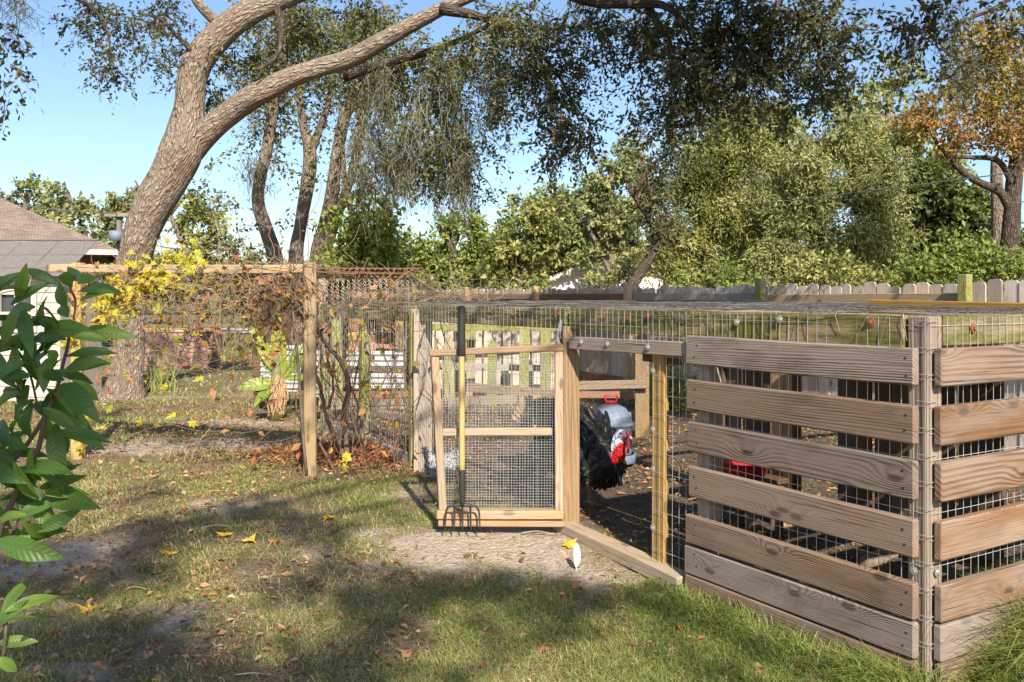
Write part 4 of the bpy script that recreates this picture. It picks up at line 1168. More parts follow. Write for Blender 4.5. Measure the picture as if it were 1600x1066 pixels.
tree('broadleaf_tree', 'wide olive tree between the round green tree and the dark tree', 900, 38, [(880, 360, 50, 36), (940, 350, 50, 40), (830, 390, 50, 36), (900, 410, 60, 34), (980, 390, 50, 44), (790, 420, 44, 28), (850, 320, 44, 36), (920, 300, 40, 36), (790, 370, 40, 34)], M['bgleaf_dark'], M['bark_grey'], 0.5, 0.2, 1.4, group=GB)
GS = 'understorey bushes behind the fence'
tree('bush', 'bright lime bush behind the fence under the cedar', 1130, 15.5, [(1120, 425, 44, 20), (1160, 432, 36, 16), (1090, 435, 26, 14)], M['bgleaf2'], M['stem'], 0.1, 0.085, 1.0, 'bush', GS, val=0.55)
tree('bush', 'olive bush in front of the right cedar trunk', 1300, 15, [(1260, 425, 50, 22), (1320, 420, 50, 26), (1220, 432, 36, 16), (1370, 430, 40, 20)], M['bgleaf'], M['stem'], 0.1, 0.085, 1.0, 'bush', GS, val=0.6)
tree('bush', 'lime green bush at the right edge under the rust-coloured tree', 1500, 14, [(1450, 410, 44, 26), (1500, 390, 36, 24), (1520, 425, 50, 24), (1580, 420, 44, 28), (1420, 435, 36, 16)], M['bgleaf2'], M['stem'], 0.1, 0.085, 1.1, 'bush', GS, val=0.55)
tree('bush', 'low dark bush beyond the old fence, right of the bright green round tree', 780, 26, [(770, 450, 50, 14), (830, 448, 40, 14), (640, 452, 40, 14)], M['bgleaf_dark'], M['stem'], 0.1, 0.13, 1.0, 'bush', GS)
tree('bush', 'grey-green bush in front of the white gable house', 930, 24, [(930, 432, 24, 14), (985, 430, 44, 18), (1040, 428, 30, 18)], M['bgleaf'], M['stem'], 0.1, 0.12, 0.9, 'bush', GS)
# rust-coloured tree on the right edge
rust = empty('turning_maple', P(1578, 500, 17) * np.array([1, 1, 0]), 'tree with rust-orange autumn leaves at the right edge', 'tree')
tr = MB()
limb_px(tr, [(1575, 520, 34), (1577, 400, 28), (1581, 340, 26), (1584, 290, 24), (1592, 230, 20), (1600, 160, 14), (1590, 100, 9)], 17, 17, 40, 12, .06)
limb_px(tr, [(1580, 330, 16), (1562, 300, 14), (1530, 285, 11), (1500, 265, 9), (1478, 240, 7), (1462, 222, 5)], 17, 16.6, 30, 8, .06)
limb_px(tr, [(1584, 290, 12), (1560, 252, 9), (1520, 246, 7), (1490, 246, 5)], 17, 16.7, 24, 8, .06)
limb_px(tr, [(1600, 170, 11), (1575, 130, 8), (1550, 90, 6), (1530, 60, 4)], 17, 16.7, 24, 8, .06)
limb_px(tr, [(1478, 240, 5), (1450, 205, 4), (1430, 190, 3)], 16.6, 16.5, 12, 6)
tr.build('trunk', M['bark_dark'], rust, True)
cr = MB(); cg = MB()
for px, py, rx, ry in ((1430, 185, 28, 16), (1470, 195, 34, 20), (1510, 205, 34, 18), (1550, 190, 36, 26), (1590, 200, 26, 30), (1450, 168, 26, 12), (1570, 225, 24, 12), (1500, 178, 24, 12)):
    spray(cr, None, [P(px, py, 16.7)], [np.array([rx / F * 17, .5, ry / F * 17])], [int(rx * ry * 0.075)], 10, 0.36, 0.08, 0.6, 0.2, 0.5)
for px, py, rx, ry in ((1520, 75, 24, 24), (1500, 130, 26, 20), (1470, 165, 26, 14), (1530, 160, 30, 18), (1560, 175, 26, 20), (1440, 195, 20, 10), (1500, 215, 24, 12), (1580, 215, 24, 16), (1555, 60, 30, 26), (1590, 60, 20, 34), (1540, 110, 28, 24), (1580, 115, 26, 30), (1530, 40, 20, 14), (1580, 150, 24, 18)):
    spray(cg, None, [P(px, py, 16.7)], [np.array([rx / F * 17, .5, ry / F * 17])], [int(rx * ry * 0.11)], 10, 0.32, 0.075, 0.6, 0.2, 0.5)
tag(cr.build('crown', M['rustleaf'], rust), 'rust orange lower foliage'); tag(cg.build('crown', M['goldleaf'], rust), 'golden green upper foliage')
# second trunk beside it
tr = MB()
limb_px(tr, [(1562, 520, 28), (1562, 400, 25), (1560, 330, 22), (1557, 280, 18), (1555, 250, 14)], 18, 18, 24, 10, .06)
tag(tr.build('dead_trunk', M['bark_grey'], None, True), 'bare grey broken trunk just left of the rust-leaved tree trunk', 'trunk')
# left skyline
tree('broadleaf_tree', 'hazy green tree line behind the house roof at the left edge', 30, 44, [(20, 300, 40, 26), (60, 330, 40, 30), (20, 350, 30, 24)], M['bgleaf'], M['bark_grey'], 0.5, 0.26, 0.8, group=GB)
tree('broadleaf_tree', 'loose-crowned tree behind the house, left of the utility pole', 120, 42, [(105, 300, 40, 26), (90, 340, 36, 30), (140, 330, 36, 30), (130, 365, 40, 24)], M['bgleaf3'], M['bark_grey'], 0.5, 0.25, 0.8, group=GB)
tree('broadleaf_tree', 'green tree directly behind the leaning oak trunk', 200, 40, [(190, 315, 36, 26), (215, 290, 24, 16), (175, 350, 36, 24), (230, 345, 30, 24), (200, 380, 40, 20)], M['bgleaf'], M['bark_grey'], 0.5, 0.24, 0.9, group=GB)
tree('broadleaf_tree', 'green tree right of the leaning oak trunk behind the yellow vine', 305, 30, [(310, 335, 40, 30), (290, 375, 40, 26), (345, 360, 30, 30), (330, 390, 40, 18), (300, 300, 24, 20)], M['bgleaf'], M['bark_grey'], 0.4, 0.19, 0.85, group=GB)
# far wood that closes the horizon between the trees
fw = MB()
for i in range(110):
    px = random.uniform(540, 1640)
    Y = random.uniform(46, 60)
    h = random.uniform(20, 60)
    spray(fw, None, [P(px, 455 - h * 0.6, Y)], [np.array([1.6, 1.2, 1.6])], [60], 10, 1.0, 0.36, 0.5, 0.1, 0.4 + rng.normal() * 0.12, lrad=0.1)
for i in range(26):
    px = random.uniform(-60, 420)
    Y = random.uniform(60, 75)
    spray(fw, None, [P(px, 440 - random.uniform(0, 35), Y)], [np.array([2.2, 1.2, 1.3])], [45], 10, 1.0, 0.42, 0.5, 0.1, 0.4 + rng.normal() * 0.12, lrad=0.1)
tag(fw.build('far_wood', M['bgleaf']), 'distant woodland closing the horizon behind the nearer trees', 'woodland', kind='stuff')
#PART3

# ------------------------------------------------------------------ shed behind the pen
SY = 11.2
shed = empty('hen_shed', P(520, 650, SY) * np.array([1, 1, 0]), 'old board and corrugated tin hen shed behind the wire', 'shed')
X1 = np.array([1.0, 0, 0])


def sx(px, Y=SY):
    return (px - 800) / F * Y


def sz(py, Y=SY):
    return EYE - (py - HOR) / F * Y


def vboard(name, parent, px, y0, y1, Y, w, th, mat, lean=0.0, **kw):
    return board(name, parent, [sx(px, Y), Y, sz(y1, Y)], [sx(px, Y) + lean, Y, sz(y0, Y)], w, th, X1, mat, **kw)


board('fascia', shed, P(494, 429, SY), P(645, 434, SY), 0.085, 0.035, UP, M['redboard'], 0.004, 4, 0.01)
board('fascia', shed, P(640, 432, SY), P(694, 470, SY - 1.6), 0.09, 0.035, UP, M['mossy'], 0.004)
rf = MB()
nn_ = 90
xx = np.linspace(sx(392), sx(648), nn_)
zz = 0.012 * np.sin(xx * 2 * np.pi / 0.076)
a = np.stack([xx, np.full(nn_, SY - 0.12), 1.735 + zz - 0.0], -1); b = np.stack([xx, np.full(nn_, SY + 1.5), 1.80 + zz], -1)
q = np.arange(nn_ - 1)
rf.add(np.concatenate([a, b, a - [0, 0, .004], b - [0, 0, .004]]), [np.stack([q, q + 1, q + 1 + nn_, q + nn_], -1), np.stack([q + 2 * nn_ + nn_, q + 1 + 3 * nn_, q + 1 + 2 * nn_, q + 2 * nn_], -1)])
rf.build('roof_sheet', M['rust'], shed, True)
board('roof_trim', shed, P(392, 424, SY - .1), P(648, 428, SY - .1), 0.03, 0.03, UP, M['darkwood'])
vboard('post', shed, 504, 424, 650, SY, 0.09, 0.07, M['postwood'])
vboard('post', shed, 402, 424, 650, SY, 0.09, 0.07, M['darkwood'])
vboard('post', shed, 645, 432, 640, SY + .05, 0.08, 0.07, M['mosspost'])
vboard('post', shed, 624, 487, 546, SY - .06, 0.1, 0.03, M['plank'])
board('crosspiece', shed, P(550, 462, SY), P(616, 460, SY), 0.075, 0.03, UP, M['redboard'])
for i in range(4):
    board('wall_board', shed, P(545, 496 + i * 15, SY + .01), P(578 + 3 * i, 496 + i * 15, SY + .01), 0.112, 0.02, UP, M['redboard'], 0.003)
board('wall_board', shed, P(545, 540, SY + .02), P(632, 542, SY + .02), 0.06, 0.025, UP, M['redboard'])
for i in range(10):
    vboard('wall_board', shed, 516 + i * 12.5, 440, 640, SY + 1.4, 0.095, 0.02, M['darkwood'], random.uniform(-.01, .01))
for i in range(7):
    vboard('wall_board', shed, 408 + i * 7.2, 438, 546, SY + 0.06, 0.054, 0.02, M['darkwood'], random.uniform(-.005, .005))
for i, px in enumerate((525, 533)):
    vboard('wall_board', shed, px, 486, 650, SY - 0.02 * i, 0.06, 0.025, M['mosspost'], -0.03)
for i in range(3):
    board('base_board', shed, P(510, 618 + i * 12, SY - .02), P(645, 616 + i * 12, SY - .02), 0.085, 0.025, UP, M['greyrail'] if i else M['redboard'], 0.003, 4, 0.008)


def corrugated(parent, px0, px1, py0, py1, Y, name='tin_sheet', pitch=0.07):
    mb = MB(); k = 70
    z = np.linspace(sz(py1, Y), sz(py0, Y), k); dy = 0.013 * np.sin(z * 2 * np.pi / pitch)
    a = np.stack([np.full(k, sx(px0, Y)), Y + dy, z], -1); b = np.stack([np.full(k, sx(px1, Y)), Y + dy, z], -1)
    off = np.array([0, 0.003, 0])
    q = np.arange(k - 1)
    mb.add(np.concatenate([a, b, a + off, b + off]), [np.stack([q, q + k, q + k + 1, q + 1], -1), np.stack([q + 2 * k, q + 2 * k + 1, q + 3 * k + 1, q + 3 * k], -1)])
    return mb.build(name, M['tin'], parent, True)


corrugated(shed, 541, 630, 548, 575, SY - 0.03)
corrugated(shed, 545, 631, 583, 609, SY - 0.03)
corrugated(shed, 396, 470, 540, 612, SY - 0.02)
corrugated(shed, 486, 528, 546, 620, SY + 0.02)
board('base_board', shed, P(540, 579, SY - .01), P(630, 579, SY - .01), 0.05, 0.02, UP, M['darkwood'])
hx = MB()   # chicken wire over the open gable
for i, px in enumerate(np.arange(505, 642, 4.2)):
    zt = np.linspace(sz(475), sz(437), 15)
    pts = np.stack([sx(px) + 0.014 * (np.arange(15) % 2) * (1 if i % 2 else -1), np.full(15, SY - 0.03), zt], -1)
    tube(hx, pts, 0.0018, 3, cap=False)
hx.build('chicken_wire', M['wire'], shed)

# ------------------------------------------------------------------ trellis with vines
tp = G(484, 742)
trel = empty('vine_trellis', tp, 'timber and wire trellis with golden post overgrown by dry vine', 'trellis')
board('post', trel, tp - UP * 0.1, tp + UP * (EYE + (HOR - 410) / F * tp[1]), 0.098, 0.098, X1 + np.array([0, .3, 0]), M['tall_post'], 0.01, 6, 0.006)
lp = G(122, 716)
board('post', trel, lp - UP * 0.1, lp + UP * 1.70, 0.095, 0.095, X1, M['tall_post'], 0.01, 6, 0.006)
ztop = EYE + (HOR - 421) / F * tp[1]
board('top_rail', trel, tp + UP * ztop + np.array([-.05, 0, 0]), lp + UP * (ztop + .03) + np.array([-.3, .05, 0]), 0.07, 0.045, UP, M['tall_post'], 0.006, 10, 0.02)
u = nrm(lp - tp); LT = float(np.linalg.norm(lp - tp))
mesh_panel('wire_mesh', trel, tp + UP * 0.5 - np.array([0, 0.05, 0]), u, UP, LT, 1.15, 0.16, 0.1, 0.0013, M['wire_rust'], 0.015)
tg = MB()


def wander(p, d, L, n=9, j=0.35, grav=0.0):
    pts = [np.asarray(p, float)]; d = nrm(d)
    for i in range(n):
        d = nrm(d + rng.normal(size=3) * j * np.array([1, .5, 1]) + np.array([0, 0, -grav]))
        pts.append(pts[-1] + d * L / n)
    return np.array(pts)


for i in range(420):      # dry tangle hanging from the rail
    f_ = rng.random() ** 1.3 * 0.95 if i % 3 else rng.random() * 0.3
    p = tp + u * (f_ * LT) + UP * (ztop - abs(rng.normal()) * 0.22) + rng.normal(size=3) * np.array([.05, .07, .03])
    tube(tg, smooth_path(wander(p, [rng.normal(), rng.normal() * .4, rng.normal() * .7 - .2], 0.25 + 0.55 * rng.random(), 7, .5, .1), 12), 0.0016 + 0.0022 * rng.random(), 3, cap=False)
for i in range(130):      # strands that reach the ground between post and pen
    p = tp + np.array([rng.uniform(-.15, 1.0), rng.uniform(-.1, .6), rng.uniform(0.7, 1.5)])
    tube(tg, smooth_path(wander(p, [rng.normal() * .4, .2, -1], 0.5 + 0.8 * rng.random(), 8, .25, .15), 12), 0.0016 + 0.0022 * rng.random(), 3, cap=False)
for i in range(90):       # arcing runners across the open fence
    p = tp + u * (rng.random() * LT) + UP * rng.uniform(0.3, 1.4)
    tube(tg, smooth_path(wander(p, [-abs(rng.normal()), rng.normal() * .2, rng.normal() * .6], 0.5 + 0.7 * rng.random(), 8, .3, .06), 12), 0.0014 + 0.001 * rng.random(), 3, cap=False)
for i in range(330):      # dry tangle lying on the roof mesh of the pen
    p = W(rng.uniform(4.6, 6.8), TOP + 0.03 + abs(rng.normal()) * 0.05, -rng.random() * 0.9)
    tube(tg, smooth_path(wander(p, [rng.normal(), rng.normal(), rng.normal() * .25], 0.2 + 0.5 * rng.random(), 6, .6, .03), 10), 0.0015 + 0.0018 * rng.random(), 3, cap=False)
tag(tg.build('dry_tangle', M['twig'], trel), 'tangle of thin dry vine twigs', kind='stuff')
for rows, r0, r1 in (([(545, 745, 7.35), (541, 700, 7.4), (536, 650, 7.4), (543, 600, 7.3), (531, 565, 7.25), (505, 535, 7.2), (490, 500, 7.1), (478, 460, 7.05), (470, 430, 7.0)], .026, .012),
                     ([(548, 742, 7.4), (530, 690, 7.4), (512, 650, 7.4), (508, 610, 7.35), (498, 580, 7.3), (492, 550, 7.2)], .02, .012),
                     ([(525, 740, 7.3), (516, 720, 7.25), (500, 690, 7.2), (470, 660, 7.15), (462, 620, 7.1)], .014, .008),
                     ([(512, 640, 7.4), (520, 600, 7.4), (512, 560, 7.35), (520, 520, 7.3)], .012, .006),
                     ([(556, 735, 7.5), (550, 690, 7.5), (560, 650, 7.5), (552, 620, 7.5), (540, 590, 7.4)], .012, .006),
                     ([(500, 520, 7.1), (520, 490, 7.2), (540, 480, 7.6), (570, 470, 8.0)], .012, .005),
                     ([(478, 470, 7.0), (450, 445, 7.1), (410, 430, 7.3), (360, 428, 7.5), (300, 424, 7.7)], .013, .006)):
    sm = MB()
    pts = np.array([P(*r) for r in rows]); pts[0, 2] = min(pts[0, 2], 0.02) if r0 > .012 else pts[0, 2]
    p_ = smooth_path(pts, 40)
    p_ = p_ + np.cumsum(rng.normal(size=p_.shape) * 0.003, axis=0)
    tube(sm, p_, np.linspace(r0, r1, 40), 7)
    sm.build('vine_stem', M['stem'], trel, True)


dl = MB(); gl = MB()
for i in range(900):
    f_ = rng.random()
    p = tp + u * (f_ * LT * (.95 if i % 3 else .35)) + UP * (ztop - abs(rng.normal()) * (.28 if i % 4 else .7)) + rng.normal(size=3) * np.array([.08, .07, .04])
    if i % 5 == 0:
        p = tp + np.array([rng.uniform(-.1, 1.0), rng.uniform(-.1, .6), rng.uniform(.15, 1.5)])
    leaf_quads(dl if rng.random() < .55 else gl, p[None], rng.normal(size=(1, 3)) + np.array([[0, 0, -.6]]), .05 + .05 * rng.random(), .55, np.array([.25 + .6 * rng.random()]), .4)
tag(dl.build('dry_leaves', M['mulch'], trel), 'shrivelled brown vine leaves', kind='stuff')
tag(gl.build('small_leaves', M['goldleaf'], trel), 'small green and gold vine leaves', kind='stuff')


def lobed_leaf_mesh(name, mat, size=1.0, lobes=5, curl=0.15):
    mb = MB(); o = []
    ang = np.radians([-150, -115, -75, -48, -22, 0, 22, 48, 75, 115, 150])
    rad = [0.35, 0.55, 0.32, 0.68, 0.4, 0.95, 0.4, 0.68, 0.32, 0.55, 0.35]
    cx = 0.3
    for a_, r_ in zip(ang, rad):
        o.append((cx + r_ * 0.7 * math.cos(a_), r_ * 0.72 * math.sin(a_), curl * r_ * r_ * random.uniform(-1.2, 0.6)))
    v = np.array([(cx, 0, 0.04)] + o + [(0.0, 0, 0), ]) * size
    k = len(o)
    mb.add(v, np.array([[0, i, i + 1] for i in range(1, k)] + [[0, k, k + 1], [0, k + 1, 1]]))
    return mb.mesh(name, mat)


vl = [lobed_leaf_mesh('vine_leaf', M['vineleaf'], s_, curl=c_) for s_, c_ in ((0.11, .35), (0.095, .5), (0.08, .6), (0.10, .45))]


def put_leaf(name, me, parent, p, d, nd):
    d = nrm(d); nd = np.asarray(nd, float)
    y = np.cross(nd, d)
    return link(name, me, parent, frame(d, y, p))


spots = []
for i in range(230):
    f_ = rng.random()
    px = 150 + 165 * f_ + rng.normal() * 14; py = 413 + 58 * (1 - f_) + rng.normal() * 22
    spots.append((px, py))
for i in range(46):
    f_ = rng.random()
    spots.append((90 + 100 * f_ + rng.normal() * 12, 540 - 70 * f_ + rng.normal() * 22))
for i in range(26):
    spots.append((120 + rng.normal() * 14, 600 + rng.random() * 100))
spots += [(192, 582), (275, 645), (263, 603), (233, 590), (215, 655), (190, 630), (318, 588), (250, 508), (270, 530), (345, 555), (300, 520), (270, 478), (330, 620), (210, 560), (180, 550), (165, 640), (310, 568), (340, 595), (285, 510), (262, 545), (255, 490), (295, 660), (165, 665)]
for px, py in spots:
    Y = tp[1] + (lp[1] - tp[1]) * np.clip((484 - px) / 362, 0, 1) - 0.05 + rng.normal() * 0.06
    put_leaf('vine_leaf', random.choice(vl), trel, P(px, py, Y), [rng.normal(), rng.normal() * .4, rng.normal() * .5 - .8], [rng.normal() * .8, -.8, .5 + rng.normal() * .5])
for px, py, Y in ((548, 712, 7.2), (541, 724, 7.2), (535, 710, 7.3), (596, 604, 7.7), (572, 520, 7.7), (578, 600, 7.7), (610, 612, 7.8), (545, 520, 7.6)):
    put_leaf('vine_leaf', random.choice(vl), trel, P(px, py, Y), [rng.normal(), 0, rng.normal() * .5 - .8], [rng.normal() * .3, -1, .5])

# ------------------------------------------------------------------ banana plant
bp = G(432, 656)
ban = empty('banana_plant', bp, 'small banana plant with yellowing leaves and dry brown trunk', 'plant')
sm = MB()
for i in range(64):
    a_ = rng.random() * 6.28
    r_ = 0.11 * (0.3 + 0.5 * rng.random())
    p0 = bp + np.array([math.cos(a_) * .05, math.sin(a_) * .05, 0.38 + .15 * rng.random()])
    p1 = bp + np.array([math.cos(a_) * r_, math.sin(a_) * r_, 0.22 * rng.random()])
    pts = smooth_path([p0, (p0 + p1) / 2 + np.array([math.cos(a_), math.sin(a_), 0]) * .05, p1], 7)
    tube(sm, pts + rng.normal(size=pts.shape) * .014, np.linspace(.008, .014, 7) * (0.5 + .9 * rng.random()), 4)
sm.build('dry_sheath', M['sheath'], ban, True)
sm = MB(); tube(sm, [bp, bp + UP * .4, bp + UP * .75], [.09, .07, .04], 10); sm.build('stem', M['greenstem'], ban, True)


def blade_mesh(name, mat, L, Wd, bend=0.5, n=14, fold=0.25, wave=0.04, ex=0.55):
    mb = MB(); t_ = np.linspace(0, 1, n)
    w_ = Wd / 2 * np.clip(np.sin(np.pi * np.clip(t_ * 0.95 + 0.05, 0, 1)) ** ex, 0.02, 1); w_[-1] = 0.01 * Wd
    ang = bend * t_
    x = np.cumsum(np.cos(ang)) * L / n; z = -np.cumsum(np.sin(ang)) * L / n
    x -= x[0]; z -= z[0]
    wv = wave * np.sin(t_ * 17 + random.random() * 6) * Wd
    mid = np.stack([x, 0 * x, z], -1)
    l = np.stack([x, w_, z + fold * w_ + wv], -1); r = np.stack([x, -w_, z + fold * w_ - wv], -1)
    v = np.concatenate([mid, l, r]); q = np.arange(n - 1)
    mb.add(v, [np.stack([q, q + 1, q + 1 + n, q + n], -1), np.stack([q + 1, q, q + 2 * n, q + 1 + 2 * n], -1)])
    return mb.mesh(name, mat, True)


BY = bp[1]
for (x0, y0), (x1, y1), wd, bd in (((440, 592), (433, 503), .24, .1), ((438, 590), (384, 520), .2, .7), ((446, 588), (486, 540), .26, .9), ((436, 598), (404, 556), .16, .9), ((430, 600), (386, 612), .22, .9), ((446, 592), (476, 594), .12, .5), ((432, 604), (404, 628), .2, .8), ((444, 590), (470, 560), .2, 1.1)):
    a = P(x0, y0, BY); b = P(x1, y1, BY - random.uniform(-.1, .25))
    L_ = float(np.linalg.norm(b - a)) * 1.1
    put_leaf('leaf', blade_mesh('leaf', M['banana'], L_ * 1.2, wd * .72, bd * .8, fold=.2, ex=.8), ban, a, (b - a) / L_ + UP * bd * .3, [0.2 * rng.normal(), -1, .5])

# ------------------------------------------------------------------ foreground shrub
shr = empty('broadleaf_shrub', (-1.32, 2.1, 0), 'dark green shrub with large glossy leaves at the left edge', 'shrub')
LV = [blade_mesh('leaf', M['biglea'], 1.0, wd, bd, 14, fo, .02, .95) for wd, bd, fo in ((.34, .5, .35), (.38, .8, .25), (.32, .3, .45), (.36, 1.1, .3), (.30, .65, .5))]
L7 = [((315, 220), (100, 108)), ((375, 230), (310, 130)), ((400, 200), (372, 115)), ((405, 215), (510, 142)), ((415, 250), (635, 192)), ((415, 305), (565, 215)), ((345, 335), (285, 225)), ((355, 385), (298, 305)), ((0, 250), (140, 195)), ((-20, 400), (90, 388)), ((180, 430), (-10, 425)), ((325, 440), (190, 383)), ((225, 530), (160, 410)), ((345, 495), (180, 525)), ((415, 465), (688, 456)), ((375, 495), (550, 470)), ((350, 590), (600, 535)), ((345, 660), (512, 590)), ((180, 550), (20, 465)), ((165, 655), (55, 575)), ((335, 715), (190, 655)), ((160, 690), (0, 715)), ((320, 740), (440, 802)), ((380, 715), (525, 820)), ((250, 800), (470, 935)), ((180, 820), (0, 885)), ((170, 830), (95, 1000)), ((240, 910), (262, 1070)), ((270, 900), (385, 905)), ((300, 990), (572, 998)), ((300, 1010), (365, 1070)), ((130, 985), (0, 1035)), ((90, 1000), (60, 1070)), ((150, 700), (20, 640)), ((140, 480), (0, 520)), ((250, 560), (310, 620)), ((250, 600), (215, 760)), ((100, 780), (-20, 800)), ((240, 760), (330, 850)), ((200, 610), (150, 540)), ((120, 900), (20, 960)), ((60, 620), (-30, 660)), ((150, 740), (60, 860))]
L3 = [((60, 420), (112, 552)), ((100, 400), (222, 492)), ((118, 335), (268, 440)), ((190, 180), (345, 150)), ((165, 258), (352, 205)), ((0, 310), (140, 280)), ((0, 190), (65, 260)), ((130, 150), (128, 245)), ((235, -10), (210, 205)), ((250, 20), (455, 38)), ((60, 120), (190, 100)), ((20, 260), (130, 200)), ((40, 300), (190, 300)), ((10, 420), (20, 500)), ((8, 780), (122, 606)), ((20, 775), (244, 678)), ((25, 812), (207, 768)), ((-10, 905), (148, 885)), ((-10, 965), (76, 1022)), ((0, 830), (60, 720)), ((0, 60), (120, 80)), ((-20, 120), (80, 170)), ((0, 360), (90, 350))]
segs = [((a[0] / 3.3333, 380 + a[1] / 3.3333), (b[0] / 3.3333, 380 + b[1] / 3.3333)) for a, b in L7] + [((a[0] / 2.665, 666 + a[1] / 2.665), (b[0] / 2.665, 666 + b[1] / 2.665)) for a, b in L3]
for i in range(75):
    x = random.uniform(-50, 95); y = random.uniform(460, 850); x = min(x, 95 - abs(y - 640) * .18)
    an = random.uniform(0, 6.28); segs.append(((x, y), (x + 72 * math.cos(an), y + 60 * math.sin(an))))
for (x0, y0), (x1, y1) in segs:
    Y0 = 2.12 + rng.normal() * 0.06
    a = P(x0, y0, Y0); b = P(x1, y1, Y0 + rng.normal() * 0.05)
    L_ = float(np.linalg.norm(b - a))
    o = put_leaf('leaf', random.choice(LV), shr, a, b - a, [rng.normal() * .4, -0.75, .6 + rng.normal() * .25])
    o.scale = (L_ * 1.08, max(L_, .11) * 0.8, max(L_, .1))
for rows, r0 in (([(110, 505), (106, 540), (98, 570), (88, 610), (70, 650), (45, 690), (20, 720), (-20, 760)], .006), ([(70, 650), (60, 700), (40, 740), (0, 830), (-10, 900), (-20, 1066), (-30, 1300)], .009), ([(30, 800), (22, 830), (0, 850)], .004), ([(0, 990), (10, 965), (4, 1030), (-10, 1066)], .005), ([(115, 500), (118, 470), (110, 450), (116, 430)], .004), ([(60, 640), (45, 580), (20, 540), (-10, 530)], .004)):
    sm = MB(); tube(sm, smooth_path([P(x, y, 2.13) for x, y in rows], 24), np.linspace(r0 * .6, r0, 24), 7); sm.build('stem', M['stem'], shr, True)

# ------------------------------------------------------------------ house, playhouse, pink box, poles
def shingle_material(name, c1, c2, sc):
    m = N(name)
    tc = m.n('TexCoord').outputs['Object']
    b = m.n('TexBrick', {'Vector': m.mapping(tc, sc), 'Color1': (*c1, 1), 'Color2': (*c2, 1), 'Mortar': (*[c * .4 for c in c2], 1), 'Scale': 1.0, 'Mortar Size': .012, 'Brick Width': .3, 'Row Height': .14})
    n1 = m.noise(tc, 2.0, 5.0)
    col = m.mix(m.math('MULTIPLY', m.range(n1, .4, .7), .4), b.outputs[0], m.mix(1.0, b.outputs[0], (.55, .5, .48), 'MULTIPLY'))
    return m.done(col, .9, b.outputs[1], -.5, .02, .1)


M['roof'] = shingle_material('brown_shingle', (.27, .215, .175), (.18, .14, .115), (2.2, 2.2, 2.2))
M['roof_grey'] = plain('grey_shingle', (.16, .145, .135), .9, nscale=30, var=.5)
HY = 22.0
hs = empty('house', (-15, HY, 0), 'brown house with wide shingle hip roof at the left edge', 'house')
xr = sx(183, HY); zl = sz(390, HY)
hw = MB(); boxes(hw, ((xr - .5 + -26) / 2, HY + 5.2, zl / 2 - .02), (xr - .5 + 26, 9.4, zl)); hw.build('wall', M['brown_wall'], hs)
hr = MB()
e0, e1, e2, e3 = (xr, HY, zl), (xr, HY + 10.4, zl), (-27, HY + 10.4, zl), (-27, HY, zl)
r0_, r1_ = (xr - 5.2, HY + 5.2, zl + 2.7), (-24, HY + 5.2, zl + 2.7)
hr.add([e0, e1, e2, e3, r0_, r1_], [np.array([[3, 0, 4, 5], [1, 2, 5, 4]]), np.array([[0, 1, 4], [2, 3, 5]])])
hr.build('roof', M['roof'], hs)
hf = MB(); boxes(hf, ((xr - 27) / 2, HY + .0, zl - .07), (xr + 27 + .02, .03, .13)); boxes(hf, (xr, HY + 5.2, zl - .07), (.03, 10.4, .13)); hf.build('fascia', M['white'], hs)
hf = MB(); boxes(hf, ((xr - 27) / 2, HY + .28, zl - .145), (xr + 27 - .1, .5, .02)); hf.build('soffit', M['brown_wall'], hs)

TH = Matrix.Translation(Vector((xr, HY, 0))) @ Matrix.Rotation(math.radians(25), 4, 'Z') @ Matrix.Translation(Vector((-xr, -HY, 0)))
for o in hs.children:
    o.matrix_basis = TH @ o.matrix_basis
PY = 12.0
ph = empty('playhouse', (sx(40, PY), PY, 0), 'white garden playhouse with arched window and grey shingle roof', 'playhouse')
pw = MB()
xw0, xw1 = sx(-60, PY), sx(96, PY)
zt_ = sz(430, PY)
# front wall with the window opening
wx0, wx1, wz0, wz1 = sx(0, PY), sx(56, PY), sz(516, PY), sz(458, PY)
for (a0, a1, c0, c1) in ((xw0, wx0, 0, zt_), (wx1, xw1, 0, zt_), (wx0, wx1, 0, wz0), (wx0, wx1, wz1, zt_)):
    boxes(pw, ((a0 + a1) / 2, PY, (c0 + c1) / 2), (a1 - a0, .05, c1 - c0))
boxes(pw, (xw1 - .025, PY + .6, zt_ / 2), (.05, 1.15, zt_))
pw.build('wall', M['white'], ph)
for z_ in np.arange(.12, zt_ - .06, .14):
    if z_ > wz1 + .03 or z_ < wz0 - .05:
        board('siding', ph, (xw0, PY - .034, z_), (xw1, PY - .034, z_), .125, .014, UP, M['white'], .003)
    else:
        board('siding', ph, (wx1 + .045, PY - .034, z_), (xw1, PY - .034, z_), .125, .014, UP, M['white'], .003)
win = MB(); boxes(win, ((wx0 + wx1) / 2, PY + .015, (wz0 + wz1) / 2), (wx1 - wx0, .008, wz1 - wz0)); wo = win.build('window', M['glass'], ph)
fr_ = MB()
for (cx_, cz_, w_, h_) in ((wx0, (wz0 + wz1) / 2, .07, wz1 - wz0 + .06), (wx1, (wz0 + wz1) / 2, .07, wz1 - wz0 + .06), ((wx0 + wx1) / 2, (wz0 + wz1) / 2, .04, wz1 - wz0 - .06), ((wx0 + wx1) / 2, wz0, wx1 - wx0 - .074, .06), ((wx0 + wx1) / 2, (wz0 + wz1) / 2 - .02, wx1 - wx0 - .076, .036)):
    boxes(fr_, (cx_, PY - .03 - .004 * (w_ > .06) - .002 * (h_ > .05), cz_), (w_, .045, h_))
